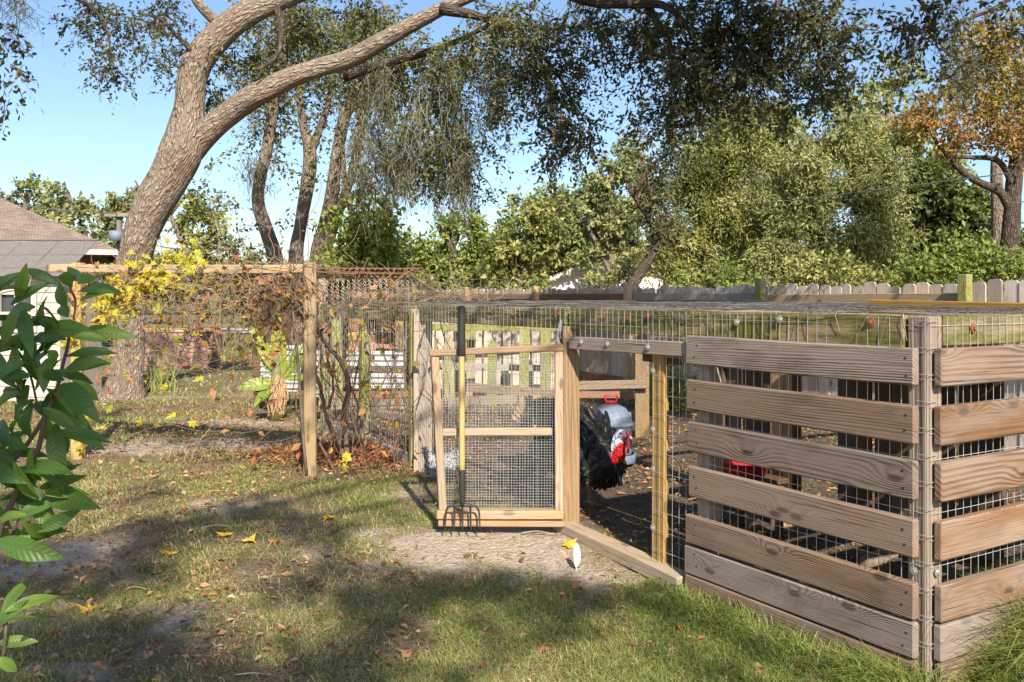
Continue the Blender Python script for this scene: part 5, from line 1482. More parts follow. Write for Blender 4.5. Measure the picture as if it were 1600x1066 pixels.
arc = smooth_path([(wx0 - .03, PY - .036, wz1 + .0), (wx0 + .12, PY - .036, wz1 + .045), ((wx0 + wx1) / 2, PY - .036, wz1 + .06), (wx1 - .12, PY - .036, wz1 + .045), (wx1 + .03, PY - .036, wz1 + .0)], 15)
tube(fr_, arc, .035, 6); boxes(fr_, ((wx0 + wx1) / 2, PY - .028, wz1 + .01), (wx1 - wx0, .03, .06))
fr_.build('frame', M['white'], wo)
xe = sx(114, PY)
for i in range(5):
    z0 = zt_ - .02 + i * .095; y0 = PY - .22 + i * .17
    for j in range(3):
        w3 = (xe - sx(-70, PY)) / 3
        c0 = sx(-70, PY) + w3 * (j + .5)
        Mx = frame([1, 0, 0], [0, .17, .095], (c0 + random.uniform(-.003, .003), y0 + .1, z0 + .06))
        link('shingle_course', box_mesh(w3 - .008, .24, .016, M['roof_grey'], .003, 'shingle_course'), ph, Mx)
board('ridge_cap', ph, (sx(-70, PY), PY + .78, zt_ + .52), (xe, PY + .78, zt_ + .52), .1, .03, YV, M['roof_grey'])

BXY = 17.2
pk = empty('pink_toy_chest', P(268, 588, BXY) * np.array([1, 1, 0]), 'faded pink stone-pattern plastic chest under the leaning oak', 'chest')


def stone_material():
    m = N('pink_moulded_plastic')
    tc = m.n('TexCoord').outputs['Object']
    e = m.n('TexVoronoi', {'Vector': m.mapping(tc, (5, 5, 7)), 'Scale': 1.0}, feature='DISTANCE_TO_EDGE').outputs['Distance']
    f_ = m.range(e, 0.02, .1)
    n1 = m.noise(tc, 7.0, 4.0)
    col = m.mix(m.math('MULTIPLY', m.range(n1, .35, .7), .5), (.40, .235, .19), (.27, .16, .13))
    col = m.mix(m.math('SUBTRACT', 1.0, f_), col, (.30, .16, .135))
    return m.done(col, .6, f_, .8, .03, .3)


M['pink'] = stone_material()
bx0, bx1 = sx(218, BXY), sx(322, BXY)
zb, ztp = 0.0, sz(520, BXY)
bx = MB()
# tapered body with a slanted front edge on the right
bx.add([(bx0, BXY, zb), (sx(300, BXY), BXY - .05, zb), (bx1, BXY + .35, zb), (bx1, BXY + .9, zb), (bx0, BXY + .9, zb), (bx0 - .02, BXY - .03, ztp), (sx(308, BXY), BXY - .08, ztp), (bx1 + .01, BXY + .33, ztp), (bx1 + .01, BXY + .92, ztp), (bx0 - .02, BXY + .92, ztp)],
       [np.array([[0, 1, 6, 5], [1, 2, 7, 6], [2, 3, 8, 7], [3, 4, 9, 8], [4, 0, 5, 9]]), np.array([[5, 6, 7, 8, 9]])])
bx.build('body', M['pink'], pk)
board('lid', pk, (bx0 - .03, BXY + .4, ztp + .03), (bx1 + .02, BXY + .4, ztp + .03), .95, .05, YV, M['sheath'], .015)
for px, py, w_ in ((283, 532, .2), (266, 573, .12), (291, 572, .16)):  # dark blocks stand in for the shade inside the cut-out slots
    p = P(px, py, BXY - .075)
    o = MB(); boxes(o, p, (w_, .02, .06)); o.build('slot_shade', M['rubber'], pk)
o = MB(); boxes(o, P(310, 514, BXY), (.16, .12, .05)); o.build('knob', M['red_plastic'], pk)
o = MB(); boxes(o, P(288, 571, BXY - .09), (.1, .02, .045)); o.build('latch', M['red_plastic'], pk)

gr = empty('reed_clump', G(240, 612), 'clump of tall strappy grass beside the leaning oak trunk', 'grass clump')
gc = MB()
for i in range(60):
    p = G(240, 612) + np.array([rng.normal() * .12, rng.normal() * .1, 0])
    L_ = .3 + .5 * rng.random()
    pts = smooth_path(wander(p, [rng.normal() * .25, rng.normal() * .2, 1], L_, 5, .12), 6)
    sdv = np.array([1, .3, 0]) * .012
    tt = np.linspace(1, .1, 6)[:, None]
    v = np.concatenate([pts - sdv * tt, pts + sdv * tt]); q = np.arange(5)
    gc.add(v, np.stack([q, q + 6, q + 7, q + 1], -1), .2 + .7 * rng.random())
gc.build('blades', M['grass'], gr)

up_ = empty('utility_pole', P(188, 461, 37) * np.array([1, 1, 0]), 'utility pole with crossarm and transformer left of the oak trunk', 'pole')
tube_o = MB(); tube(tube_o, [(sx(186, 37), 37, -.2), (sx(186, 37), 37, sz(331, 37))], [.14, .10], 10); tube_o.build('pole', M['bark_grey'], up_, True)
board('crossarm', up_, P(164, 336, 36.8), P(206, 336, 36.8), .14, .12, UP, M['greyrail'])
o = MB(); tube(o, [P(181, 376, 36.6), P(181, 361, 36.6)], .26, 12); o.build('transformer', M['galv'], up_, True)
up2 = empty('utility_pole', P(828, 461, 31) * np.array([1, 1, 0]), 'plain wooden utility pole left of the white gable house', 'pole')
o = MB(); tube(o, [(sx(828, 31), 31, -.2), (sx(828, 31), 31, sz(402, 31))], [.13, .1], 10); o.build('pole', M['tall_post'], up2, True)
board('crossarm', up2, P(812, 405, 30.9), P(832, 404, 30.9), .09, .09, UP, M['greyrail'])
for nm, rows, r_, lb_ in (('cable', [(1700, 245, 14), (1600, 267, 15), (1400, 293, 17), (1200, 317, 20), (1000, 337, 25), (830, 352, 31)], .011, 'sagging overhead cable in front of the right tree line'),
                          ('cable', [(186, 335, 36.8), (120, 330, 35), (0, 318, 33)], .02, 'thin overhead cable from the crossarm to the left edge'),
                          ('cable', [(188, 360, 37.0), (260, 387, 45), (340, 388, 56), (420, 384, 64)], .025, 'thin overhead cable behind the leaning oak trunk')):
    o = MB(); tube(o, smooth_path([P(*r) for r in rows], 40), r_, 5, cap=False); tag(o.build(nm, M['cable']), lb_, 'cable')

WY = 36.0
wh = empty('white_house', P(905, 461, WY) * np.array([1, 1, 0]), 'pale sided gable house beyond the fence, half hidden by trees', 'house')
x0, x1, xm = sx(862, WY), sx(1090, WY), sx(962, WY)
o = MB()
ze = sz(438, WY); zr = sz(404, WY)
o.add([(x0, WY, 0), (x1, WY, 0), (x1, WY, ze), (xm, WY, zr), (x0, WY, ze), (x0, WY + 8, 0), (x1, WY + 8, 0), (x1, WY + 8, ze), (xm, WY + 8, zr), (x0, WY + 8, ze)], [np.array([[0, 1, 2, 3, 4]]), np.array([[5, 9, 8, 7, 6]]), np.array([[0, 4, 9, 5], [1, 6, 7, 2]])])
m = N('pale_siding'); tcz = m.n('SeparateXYZ', {0: m.n('TexCoord').outputs['Object']}).outputs[2]
fz = m.math('FRACT', m.math('MULTIPLY', tcz, 5.5))
M['siding'] = m.done((.66, .64, .60), .7, fz, .8, .03)
o.build('wall', M['siding'], wh)
for s_, (xa, za), (xb, zb_) in ((0, (x0 - .35, ze - .02), (xm, zr + .14)), (1, (xm, zr + .14), (x1 + .35, ze + .0))):
    board('roof', wh, ((xa + xb) / 2, WY - .4, (za + zb_) / 2 + .05), ((xa + xb) / 2, WY + 8.4, (za + zb_) / 2 + .05), math.hypot(xb - xa, zb_ - za), .1, (xb - xa, 0, zb_ - za), M['roof_grey'], .01)
    board('barge_board', wh, (xa, WY - .42, za - .02), (xb, WY - .42, zb_ - .02), .18, .03, (0, 0, 1), M['white'], .005)
for px in (1055,):
    o = MB(); boxes(o, P(px, 447, WY - .03), (.9, .06, 1.0)); w2 = o.build('window', M['glass'], wh)
    o = MB(); boxes(o, P(px, 447, WY - .06), (.05, .05, 1.0)); boxes(o, P(px, 447, WY - .058), (.9, .05, .05)); o.build('frame', M['white'], w2)

# ------------------------------------------------------------------ waterer and feed dish
wt = empty('poultry_waterer', (sx(955, 7.5), 7.5, 0), 'grey domed poultry waterer with red handle behind the turkey', 'waterer')
cx_, cy_ = sx(955, 7.5), 7.5


def lathe(prof, c, n=28):
    mb = MB(); k = len(prof); th = np.linspace(0, 2 * np.pi, n, endpoint=False)
    v = np.array([[c[0] + r_ * math.cos(t_), c[1] + r_ * math.sin(t_), c[2] + z_] for r_, z_ in prof for t_ in th])
    i = np.arange(k - 1)[:, None] * n; q = np.arange(n)[None]; q2 = (q + 1) % n
    mb.add(v, [np.stack([i + q, i + q2, i + n + q2, i + n + q], -1).reshape(-1, 4), (np.arange(n) + (k - 1) * n).reshape(1, -1)])
    return mb


lathe([(.17, .1), (.175, .12), (.175, .33), (.185, .335), (.185, .35), (.175, .355), (.172, .38), (.155, .43), (.12, .475), (.07, .50), (.04, .505)], (cx_, cy_, 0)).build('tank', M['galv'], wt, True)
lathe([(.20, .03), (.205, .05), (.205, .10), (.195, .10), (.19, .06), (.02, .06)], (cx_, cy_, 0)).build('tray', M['galv'], wt, True)
o = MB()
tube(o, smooth_path([(cx_ - .035, cy_, .50), (cx_ - .042, cy_, .53), (cx_ - .052, cy_, .565), (cx_ - .04, cy_, .578), (cx_ + .04, cy_, .578), (cx_ + .052, cy_, .565), (cx_ + .042, cy_, .53), (cx_ + .035, cy_, .50)], 30), .009, 8)
boxes(o, (cx_, cy_, .518), (.07, .025, .035))
o.build('handle', M['red_plastic'], wt, True)
fd = W(1.8, -0.04, -0.9)
dsh = tag(lathe([(.11, .38), (.12, .39), (.16, .46), (.165, .465), (.155, .46), (.115, .40), (.02, .40)], fd).build('feed_dish', M['red_plastic'], None, True), 'red plastic feed dish glimpsed between the front slats', 'dish')
stn = empty('dish_stand', fd, 'low dark stand under the red feed dish', 'stand')
board('top', stn, fd + UP * .362 - DW * .2, fd + UP * .362 + DW * .2, .3, .03, DE, M['darkwood'])
for a_, b_ in ((-1, -1), (-1, 1), (1, -1), (1, 1)):
    board('leg', stn, fd + DW * .16 * a_ + DE * .11 * b_ - UP * .01, fd + DW * .16 * a_ + DE * .11 * b_ + UP * .346, .04, .04, DW, M['darkwood'])


# ------------------------------------------------------------------ birds
def ellipsoid(bm, c, r, rot=None, seg=20):
    ret = bmesh.ops.create_uvsphere(bm, u_segments=seg, v_segments=seg // 2 + 2, radius=1.0)
    Mx = Matrix.Translation(Vector(c)) @ (rot.to_4x4() if rot else Matrix.Identity(4)) @ Matrix.Diagonal((*r, 1))
    bmesh.ops.transform(bm, matrix=Mx, verts=ret['verts'])


def bm_tube(bm, pts, rad, sides=10):
    V, Fc, _ = tube_arrays(smooth_path(np.hstack([np.asarray(pts, float), np.asarray(rad, float)[:, None]]), 14)[:, :3], smooth_path(np.hstack([np.asarray(pts, float), np.asarray(rad, float)[:, None]]), 14)[:, 3], sides)
    vs = [bm.verts.new(v) for v in V]
    for f_ in Fc:
        for q in f_:
            bm.faces.new([vs[i] for i in q])


def fused(bm, voxel, smooth=6):
    """One continuous skin over overlapping volumes."""
    me = bpy.data.meshes.new('tmp'); bm.to_mesh(me); bm.free()
    o = bpy.data.objects.new('tmp', me); COL.objects.link(o)
    md = o.modifiers.new('r', 'REMESH'); md.mode = 'VOXEL'; md.voxel_size = voxel
    sm = o.modifiers.new('s', 'SMOOTH'); sm.iterations = smooth; sm.factor = 0.5
    dg = bpy.context.evaluated_depsgraph_get()
    out = bpy.data.meshes.new_from_object(o.evaluated_get(dg))
    bpy.data.objects.remove(o)
    for p in out.polygons:
        p.use_smooth = True
    return out


def plumage_material(name, c0, c1, c2, rough=.35, spec=.6, bars=False):
    m = N(name)
    v = m.attr('v')
    col = m.ramp(v, [(0.0, c0), (.6, c1), (1.0, c2)])
    if bars:
        tc = m.n('TexCoord').outputs['Object']
        w_ = m.n('TexWave', {'Vector': tc, 'Scale': 26.0, 'Distortion': 5.0, 'Detail': 2.0}).outputs[1]
        col = m.mix(m.range(w_, .45, .55), col, (.03, .03, .032))
    return m.done(col, rough, None, spec=spec)


M['plume'] = plumage_material('black_bronze_plumage', (.006, .006, .007), (.012, .012, .013), (.10, .08, .062), .4, .4)
M['tailplume'] = plumage_material('tail_plumage', (.02, .016, .014), (.10, .06, .035), (.38, .27, .17), .6, .3)
M['barred'] = plumage_material('barred_plumage', (.35, .35, .36), (.5, .5, .5), (.62, .62, .62), .7, .2, True)
M['beak'] = plain('horn_beak', (.40, .30, .20), .5)
M['shank'] = plain('scaly_leg', (.30, .19, .17), .7, nscale=90, var=.5)
M['eye'] = plain('dark_eye', (.012, .01, .01), .1, spec=.8)


def skin_material():
    m = N('turkey_head_skin')
    tc = m.n('TexCoord').outputs['Object']
    z = m.n('SeparateXYZ', {0: tc}).outputs[2]; x = m.n('SeparateXYZ', {0: tc}).outputs[0]
    n1 = m.noise(tc, 55.0, 3.0)
    f_ = m.math('ADD', m.math('MULTIPLY_ADD', m.math('SUBTRACT', x, .325), -1.2, z), m.math('MULTIPLY_ADD', n1, .03, -.015))
    col = m.ramp(m.range(f_, .345, .50, 0, 1, False), [(0.0, (.42, .012, .014)), (.42, (.50, .02, .022)), (.52, (.62, .50, .52)), (.66, (.62, .64, .70)), (.78, (.22, .30, .50)), (1.0, (.50, .55, .66))])
    face = m.math('MULTIPLY', m.range(x, .338, .362), m.range(z, .41, .45))
    col = m.mix(m.math('MULTIPLY', face, .92), col, (.16, .03, .05))
    return m.done(col, .62, n1, 1.0, .03, .25)


M['skin'] = skin_material()


def feathers_on(me, n, size, aspect, val, keep, lift=.3, back=(-1, 0, -.25)):
    """Overlapping contour feathers laid over a body mesh."""
    nv = len(me.vertices)
    co = np.empty(nv * 3, np.float32); me.vertices.foreach_get('co', co); co = co.reshape(-1, 3).astype(float)
    no = np.empty(nv * 3, np.float32); me.vertices.foreach_get('normal', no); no = no.reshape(-1, 3).astype(float)
    idx = rng.permutation(nv)
    idx = idx[keep(co[idx], no[idx])][:n]
    p = co[idx]; nn = no[idx]
    d = np.asarray(back) - nn * (nn @ np.asarray(back))[:, None]
    d = nrm(nrm(d) + rng.normal(size=d.shape) * .18)
    mb = MB()
    k = len(p)
    s_ = size * (.7 + .6 * rng.random(k))[:, None]
    sdv = nrm(np.cross(nn, d)) * s_ * aspect * .5
    base = p + nn * .002
    mid = p + d * s_ * .55 + nn * s_ * lift * .45
    tip = p + d * s_ + nn * s_ * lift
    V = np.stack([base - sdv * .4, base + sdv * .4, mid - sdv, mid + sdv, tip - sdv * .55, tip + sdv * .55, tip + d * s_ * .12 + nn * s_ * .02], 1).reshape(-1, 3)
    i = np.arange(k)[:, None] * 7
    vv = np.repeat(np.clip(val + rng.normal(size=k) * .25, 0, 1), 7)
    mb.add(V, [np.concatenate([i + np.array([[0, 1, 3, 2]]), i + np.array([[2, 3, 5, 4]])], 0), i + np.array([[4, 5, 6]])], vv)
    return mb


def long_feather(mb, p, d, nd, L, w_, va, vb, bend=.15):
    n = 7; t_ = np.linspace(0, 1, n)
    d = nrm(d); nd = nrm(nd); s_ = nrm(np.cross(d, nd))
    pts = p + d * (L * t_)[:, None] + nd * (bend * L * t_ ** 2)[:, None]
    ww = w_ / 2 * np.array([.35, .7, .9, 1, 1, .85, .3])
    v = np.concatenate([pts - s_ * ww[:, None] - nd * .12 * ww[:, None], pts, pts + s_ * ww[:, None] - nd * .12 * ww[:, None]]); q = np.arange(n - 1)
    val = np.interp(t_, [0, .7, .85, 1], [va, va, vb, vb * .9])
    mb.add(v, [np.stack([q, q + 1, q + 1 + n, q + n], -1), np.stack([q + n, q + n + 1, q + 1 + 2 * n, q + 2 * n], -1)], np.concatenate([val] * 3))


def place(o_list, Mx):
    for o in o_list:
        o.matrix_basis = Mx @ o.matrix_basis


bm = bmesh.new()
Ry = lambda d_: Matrix.Rotation(math.radians(d_), 3, 'Y')
ellipsoid(bm, (0, 0, .37), (.25, .185, .185), Ry(-6))
ellipsoid(bm, (.15, 0, .30), (.16, .155, .155))
ellipsoid(bm, (-.16, 0, .43), (.16, .14, .13), Ry(20))
ellipsoid(bm, (.02, .15, .36), (.19, .06, .13), Ry(-12)); ellipsoid(bm, (.02, -.15, .36), (.19, .06, .13), Ry(-12))
bm_tube(bm, [(.16, 0, .38), (.24, 0, .40), (.285, 0, .42), (.305, 0, .455), (.325, 0, .475)], [.09, .06, .045, .034, .03])
ellipsoid(bm, (.338, 0, .482), (.044, .029, .031))
for z_, x_, r_ in ((.375, .315, .032), (.345, .305, .028), (.40, .32, .03), (.365, .335, .022), (.33, .32, .02), (.425, .325, .028)):
    for s_ in (-1, 1):
        ellipsoid(bm, (x_, s_ * .018, z_), (r_ * .8, r_ * .75, r_), None, 12)
for s_ in (-1, 1):
    ellipsoid(bm, (.0, s_ * .085, .22), (.08, .06, .09))
    bm_tube(bm, [(.0, s_ * .085, .20), (.0, s_ * .085, .14), (.02, s_ * .085, .10), (.01, s_ * .085, .03)], [.04, .022, .013, .012], 8)
    for a_ in (-.45, 0, .45):
        bm_tube(bm, [(.01, s_ * .085, .03), (.04, s_ * .085 + a_ * .04, .018), (.09, s_ * .085 + a_ * .09, .008)], [.011, .009, .005], 6)
    bm_tube(bm, [(.01, s_ * .085, .03), (-.02, s_ * .085, .016), (-.045, s_ * .085, .008)], [.010, .008, .005], 6)
me = fused(bm, .0065, 4)
me.name = 'turkey_body'
for k_ in ('plume', 'skin', 'shank'):
    me.materials.append(M[k_])
for p in me.polygons:
    c = p.center
    p.material_index = 1 if (c.x > .288 and c.z > .315 and abs(c.y) < .05) else (2 if c.z < .135 else 0)
at = me.attributes.new('v', 'FLOAT', 'POINT'); at.data.foreach_set('value', np.full(len(me.vertices), .35, np.float32))
tk = empty('turkey', (0, 0, 0), 'black tom turkey with blue-white head and red wattles in the gateway', 'turkey')
parts = [link('body', me, None)]
fm = feathers_on(me, 9500, .034, .5, .4, lambda c, n: (c[:, 2] > .17) & ~((c[:, 0] > .28) & (c[:, 2] > .31)), .15)
parts.append(fm.build('plumage', M['plume'], None, True)); parts[-1]['kind'] = 'stuff'
fm = feathers_on(me, 420, .075, .5, .62, lambda c, n: (c[:, 2] > .45) & (c[:, 0] < .12) & (n[:, 2] > .1), .55)
parts.append(fm.build('ruffled_back', M['plume'], None, True)); parts[-1]['kind'] = 'stuff'
for s_ in (-1, 1):
    wg = MB()
    for i in range(11):
        long_feather(wg, np.array([.10 - .02 * i, s_ * (.195 + .004 * (i % 3)), .42 - .022 * i]), [-1, s_ * .12, -.28 + .05 * i], [0, s_, .25], .24 + .012 * i, .06, .15, .3 + .35 * (i > 7), .05)
    for i in range(9):
        long_feather(wg, np.array([.13 - .03 * i, s_ * .19, .47 - .006 * i]), [-.8, s_ * .1, -.45], [0, s_, .4], .13, .06, .3, .9 if i % 2 else .5, .06)
    parts.append(wg.build('wing', M['plume'], None, True))
tf = MB()
for layer, (L_, va, vb, w_) in enumerate(((.25, .2, .95, .07), (.2, .1, .55, .065), (.14, .05, .3, .06))):
    for a_ in np.radians(np.linspace(-66, 66, 15)):
        long_feather(tf, np.array([-.25 + .03 * layer, 0, .45 + .02 * layer]), [-.62 + .15 * layer, math.sin(a_) * .95, math.cos(a_) * .85 + .05], [.8, 0, .5], L_, w_, va, vb, .02)
parts.append(tf.build('tail_fan', M['tailplume'], None, True))
sn = MB()
tube(sn, smooth_path([(.372, 0, .497), (.392, -.012, .492), (.402, -.022, .462), (.402, -.026, .42), (.40, -.027, .385)], 16), np.linspace(.010, .007, 16), 8)
parts.append(sn.build('snood', M['skin'], None, True))
bk = MB(); tube(bk, smooth_path([(.365, 0, .482), (.39, 0, .476), (.41, 0, .462)], 8), np.linspace(.017, .003, 8), 8); parts.append(bk.build('beak', M['beak'], None, True))
for s_ in (-1, 1):
    b2 = bmesh.new(); ellipsoid(b2, (.35, s_ * .0265, .492), (.0065, .004, .0065), None, 10); me2 = bpy.data.meshes.new('eye'); b2.to_mesh(me2); b2.free(); me2.materials.append(M['eye']); parts.append(link('eye', me2))
brd = MB()
for i in range(16):
    tube(brd, smooth_path([(.29 + rng.normal() * .004, rng.normal() * .005, .30), (.315, rng.normal() * .012, .25), (.315 + rng.normal() * .006, rng.normal() * .014, .18)], 6), .0025, 3)
parts.append(brd.build('beard', M['rubber'], None))
loc = np.array([sx(904, 5.98), 5.98, 0.0])
SCt = 1.1
Mt = Matrix.Translation(Vector(loc)) @ Matrix.Rotation(math.atan2(-.72, .70), 4, 'Z') @ Matrix.Scale(SCt, 4)
for o in parts:
    o.matrix_basis = Mt @ o.matrix_basis
tk.matrix_basis = Matrix.Translation(Vector(loc))
for o in parts:
    o.parent = tk; o.matrix_parent_inverse = tk.matrix_basis.inverted()


def hen(loc, ang, label, sc, mat):
    bm = bmesh.new()
    ellipsoid(bm, (0, 0, .21), (.16, .105, .11), Ry(8)); ellipsoid(bm, (.08, 0, .20), (.1, .09, .095)); ellipsoid(bm, (-.13, 0, .27), (.09, .06, .07), Ry(40))
    bm_tube(bm, [(.1, 0, .25), (.15, 0, .31), (.165, 0, .35)], [.06, .04, .03]); ellipsoid(bm, (.18, 0, .365), (.034, .026, .027))
    for s_ in (-1, 1):
        ellipsoid(bm, (-.01, s_ * .09, .22), (.12, .03, .07), Ry(6))
        bm_tube(bm, [(.0, s_ * .045, .14), (.0, s_ * .045, .08), (.005, s_ * .045, .012)], [.035, .012, .008], 8)
        for a_ in (-.4, 0, .4):
            bm_tube(bm, [(.005, s_ * .045, .014), (.03, s_ * .045 + a_ * .03, .009), (.055, s_ * .045 + a_ * .06, .005)], [.007, .006, .004], 6)
    me = fused(bm, .007, 4)
    me.materials.append(mat); me.materials.append(M['shank'])
    for p in me.polygons:
        p.material_index = 1 if p.center.z < .085 else 0
    at = me.attributes.new('v', 'FLOAT', 'POINT'); at.data.foreach_set('value', np.full(len(me.vertices), .5, np.float32))
    r_ = empty('hen', loc, label, 'hen')
    ps = [link('body', me)]
    f2 = feathers_on(me, 1100, .038, .6, .5, lambda c, n: (c[:, 2] > .11), .25); ps.append(f2.build('plumage', mat, None, True)); ps[-1]['kind'] = 'stuff'
    c2 = MB()
    for i in range(5):
        tube(c2, [(.165 + .012 * i, 0, .385), (.163 + .012 * i, 0, .405 + .008 * (i in (1, 2, 3)))], [.006, .002], 6)
    ps.append(c2.build('comb', M['red_plastic'], None, True))
    b3 = MB(); tube(b3, [(.208, 0, .362), (.232, 0, .354)], [.009, .002], 6); ps.append(b3.build('beak', M['beak'], None, True))
    t2 = MB()
    for a_ in np.radians(np.linspace(-50, 50, 9)):
        long_feather(t2, np.array([-.17, 0, .29]), [-.6, math.sin(a_) * .5, .8], [.8, 0, .5], .13, .035, .4, .6, .1)
    ps.append(t2.build('tail', mat, None, True))
    Mh = Matrix.Translation(Vector(loc)) @ Matrix.Rotation(ang, 4, 'Z') @ Matrix.Scale(sc, 4)
    for o in ps:
        o.matrix_basis = Mh @ o.matrix_basis; o.parent = r_; o.matrix_parent_inverse = r_.matrix_basis.inverted()


hen(G(690, 758), math.radians(200), 'barred grey hen behind the wire beside the corner post', .72, M['barred'])

# ------------------------------------------------------------------ grass, litter, small things
def ground_sample(n, ymin, ymax):
    Y = ymin * (ymax / ymin) ** rng.random(n) if False else np.sqrt(rng.random(n) * (ymax ** 2 - ymin ** 2) + ymin ** 2)
    X = (rng.random(n) * 1.24 - 0.62) * Y
    return X, Y


def blades(mb, X, Y, h, w_, lean, val):
    n = len(X)
    Z = ground_z(X, Y) - 0.004
    p = np.stack([X, Y, Z], -1)
    a_ = rng.random(n) * 2 * np.pi
    ld = np.stack([np.cos(a_), np.sin(a_), np.zeros(n)], -1)
    sdv = np.stack([-np.sin(a_ + rng.normal(size=n)), np.cos(a_), np.zeros(n)], -1) * (w_ / 2)[:, None]
    m_ = p + UP * (h * .55)[:, None] + ld * (h * lean * .35)[:, None]
    t_ = p + UP * (h * (1 - .35 * lean))[:, None] + ld * (h * lean)[:, None]
    V = np.stack([p - sdv, p + sdv, m_ + sdv * .8, m_ - sdv * .8, t_], 1).reshape(-1, 3)
    i = np.arange(n)[:, None] * 5
    mb.add(V, [i + np.array([[0, 1, 2, 3]]), i + np.array([[3, 2, 4]])], np.repeat(np.clip(val, 0, 1), 5))


gm = MB()
for ymin, ymax, n, w0, hm in ((2.25, 4.6, 250000, .003, 1.0), (4.6, 7.5, 160000, .0042, 1.05), (7.5, 13, 80000, .009, 1.3), (13, 24, 40000, .02, 1.8)):
    X, Y = ground_sample(n, ymin, ymax)
    sd, ins_, pl_ = ground_masks(X, Y)
    pq = np.stack([X - C[0], Y - C[1]], -1); nearw = np.exp(-np.clip(-(pq @ DE[:2]), 0, 9) / .45) * ((pq @ DW[:2]) < 2.2)
    dens = np.clip(fbm(X * 2.3, Y * 2.3, 41) * 2.3 - .72 + .5 * nearw, .08, .9)
    keep = rng.random(n) < np.clip(1 - sd * 1.05, .03, 1) * (1 - ins_ * .985) * (1 - pl_ * .95) * dens
    X, Y = X[keep], Y[keep]
    lush = fbm(X * 1.3, Y * 1.3, 77)
    h = (.018 + .034 * rng.random(len(X)) * (.5 + lush)) * hm
    val = .72 - .8 * (lush - .45) - .08 * nearw[keep] + rng.normal(size=len(X)) * .2 + .16 * (rng.random(len(X)) < .2)
    blades(gm, X, Y, h, np.full(len(X), w0) * (.7 + .6 * rng.random(len(X))), .55 + 1.25 * rng.random(len(X)), val)
tag(gm.build('lawn_grass', M['grass']), 'short patchy lawn grass, part dry, part green', 'grass', kind='stuff')
gm = MB()     # longer grass along the slats
n = 24000
t_ = rng.random(n) * 1.6 - .1; off = abs(rng.normal(size=n)) * .22 + .045
p = C[None] + DW[None] * t_[:, None] + NW[None] * off[:, None]
cl = fbm(p[:, 0] * 6, p[:, 1] * 6, 91); k = rng.random(n) < np.clip(cl * 2.6 - .8, .05, 1) * np.clip(1.25 - t_ * .6, .2, 1)
p = p[k]; off = off[k]; t_ = t_[k]
h = (.035 + .19 * rng.random(len(p)) ** 1.5 * np.exp(-(off / .28) ** 2)) * np.clip(1.15 - .45 * t_, .4, 1.2)
blades(gm, p[:, 0], p[:, 1], h, .0028 + .0024 * rng.random(len(p)), .5 + .9 * rng.random(len(p)), .5 + rng.normal(size=len(p)) * .22)
tag(gm.build('long_grass', M['grass']), 'longer green grass growing along the foot of the slats', 'grass', kind='stuff')
gm = MB()     # tall tuft at the right corner
n = 8500
s_ = .12 + rng.random(n) * 1.2; off = .05 + abs(rng.normal(size=n)) * .3
p = C[None] + DE[None] * s_[:, None] + NE[None] * off[:, None]
h = (.14 + .42 * rng.random(n)) * np.clip((s_ - .04) * 2.0, .25, 1)
blades(gm, p[:, 0], p[:, 1], h, .003 + .003 * rng.random(n), .6 + .9 * rng.random(n), .55 + rng.normal(size=n) * .22)
tag(gm.build('tall_grass_tuft', M['grass']), 'tall unmown grass tuft at the right corner of the pen', 'grass', kind='stuff')

lm = MB()
X, Y = ground_sample(42000, 2.3, 13)
sd, ins_, pl_ = ground_masks(X, Y)
cl = fbm(X * .9, Y * .9, 55)
dn = np.clip(cl * 2.2 - .75, .05, 1) + .8 * ellipse_mask(X, Y, [(520, 700, 1.3, .6, 1), (330, 740, 1.2, .5, 1.0), (250, 780, .7, .4, .6), (430, 700, 1.3, .5, 1.0), (90, 900, .5, .4, .7), (200, 1000, .5, .3, .6)])
k = rng.random(len(X)) < dn
X, Y = X[k], Y[k]
n = len(X)
pos = np.stack([X, Y, ground_z(X, Y) + .008 + .018 * rng.random(n)], -1)
d = np.stack([rng.normal(size=n), rng.normal(size=n), rng.normal(size=n) * .25], -1)
leaf_quads(lm, pos, d, .014 + .044 * rng.random(n) ** 2.0, .55, rng.random(n) * .92, .5, flat=UP)
tag(lm.build('leaf_litter', M['litter']), 'small dry brown leaves scattered over the lawn', 'leaves', kind='stuff')
lm = MB()      # red straw heap by the golden post
n = 9000
c = G(580, 715)
X = c[0] + rng.normal(size=n) * .5; Y = c[1] + rng.normal(size=n) * .26
sd, ins_, pl_ = ground_masks(X, Y)
k = (rng.random(n) < pl_ + .05) & (ins_ < .5); X, Y = X[k], Y[k]; n = len(X)
pos = np.stack([X, Y, ground_z(X, Y) + .01 + .05 * rng.random(n) ** 2], -1)
leaf_quads(lm, pos, np.stack([rng.normal(size=n), rng.normal(size=n), rng.normal(size=n) * .35], -1), .04 + .05 * rng.random(n), .22, rng.random(n), .4)
tag(lm.build('straw_heap', M['mulch']), 'heap of reddish straw and dead leaves beside the golden post', 'straw', kind='stuff')
lm = MB()      # debris in the pen
n = 3600
s_ = rng.random(n) * 4.2 + .1; t_ = rng.random(n) * 7 + .1
p = C[None] + DE[None] * s_[:, None] + DW[None] * t_[:, None]
p[:, 2] = ground_z(p[:, 0], p[:, 1]) + .006 + .01 * rng.random(n)
leaf_quads(lm, p, np.stack([rng.normal(size=n), rng.normal(size=n), rng.normal(size=n) * .2], -1), .02 + .035 * rng.random(n), .45, .3 + .7 * rng.random(n), .4, flat=UP)
tag(lm.build('pen_litter', M['litter']), 'straw and leaf scraps on the dirt floor of the pen', 'litter', kind='stuff')

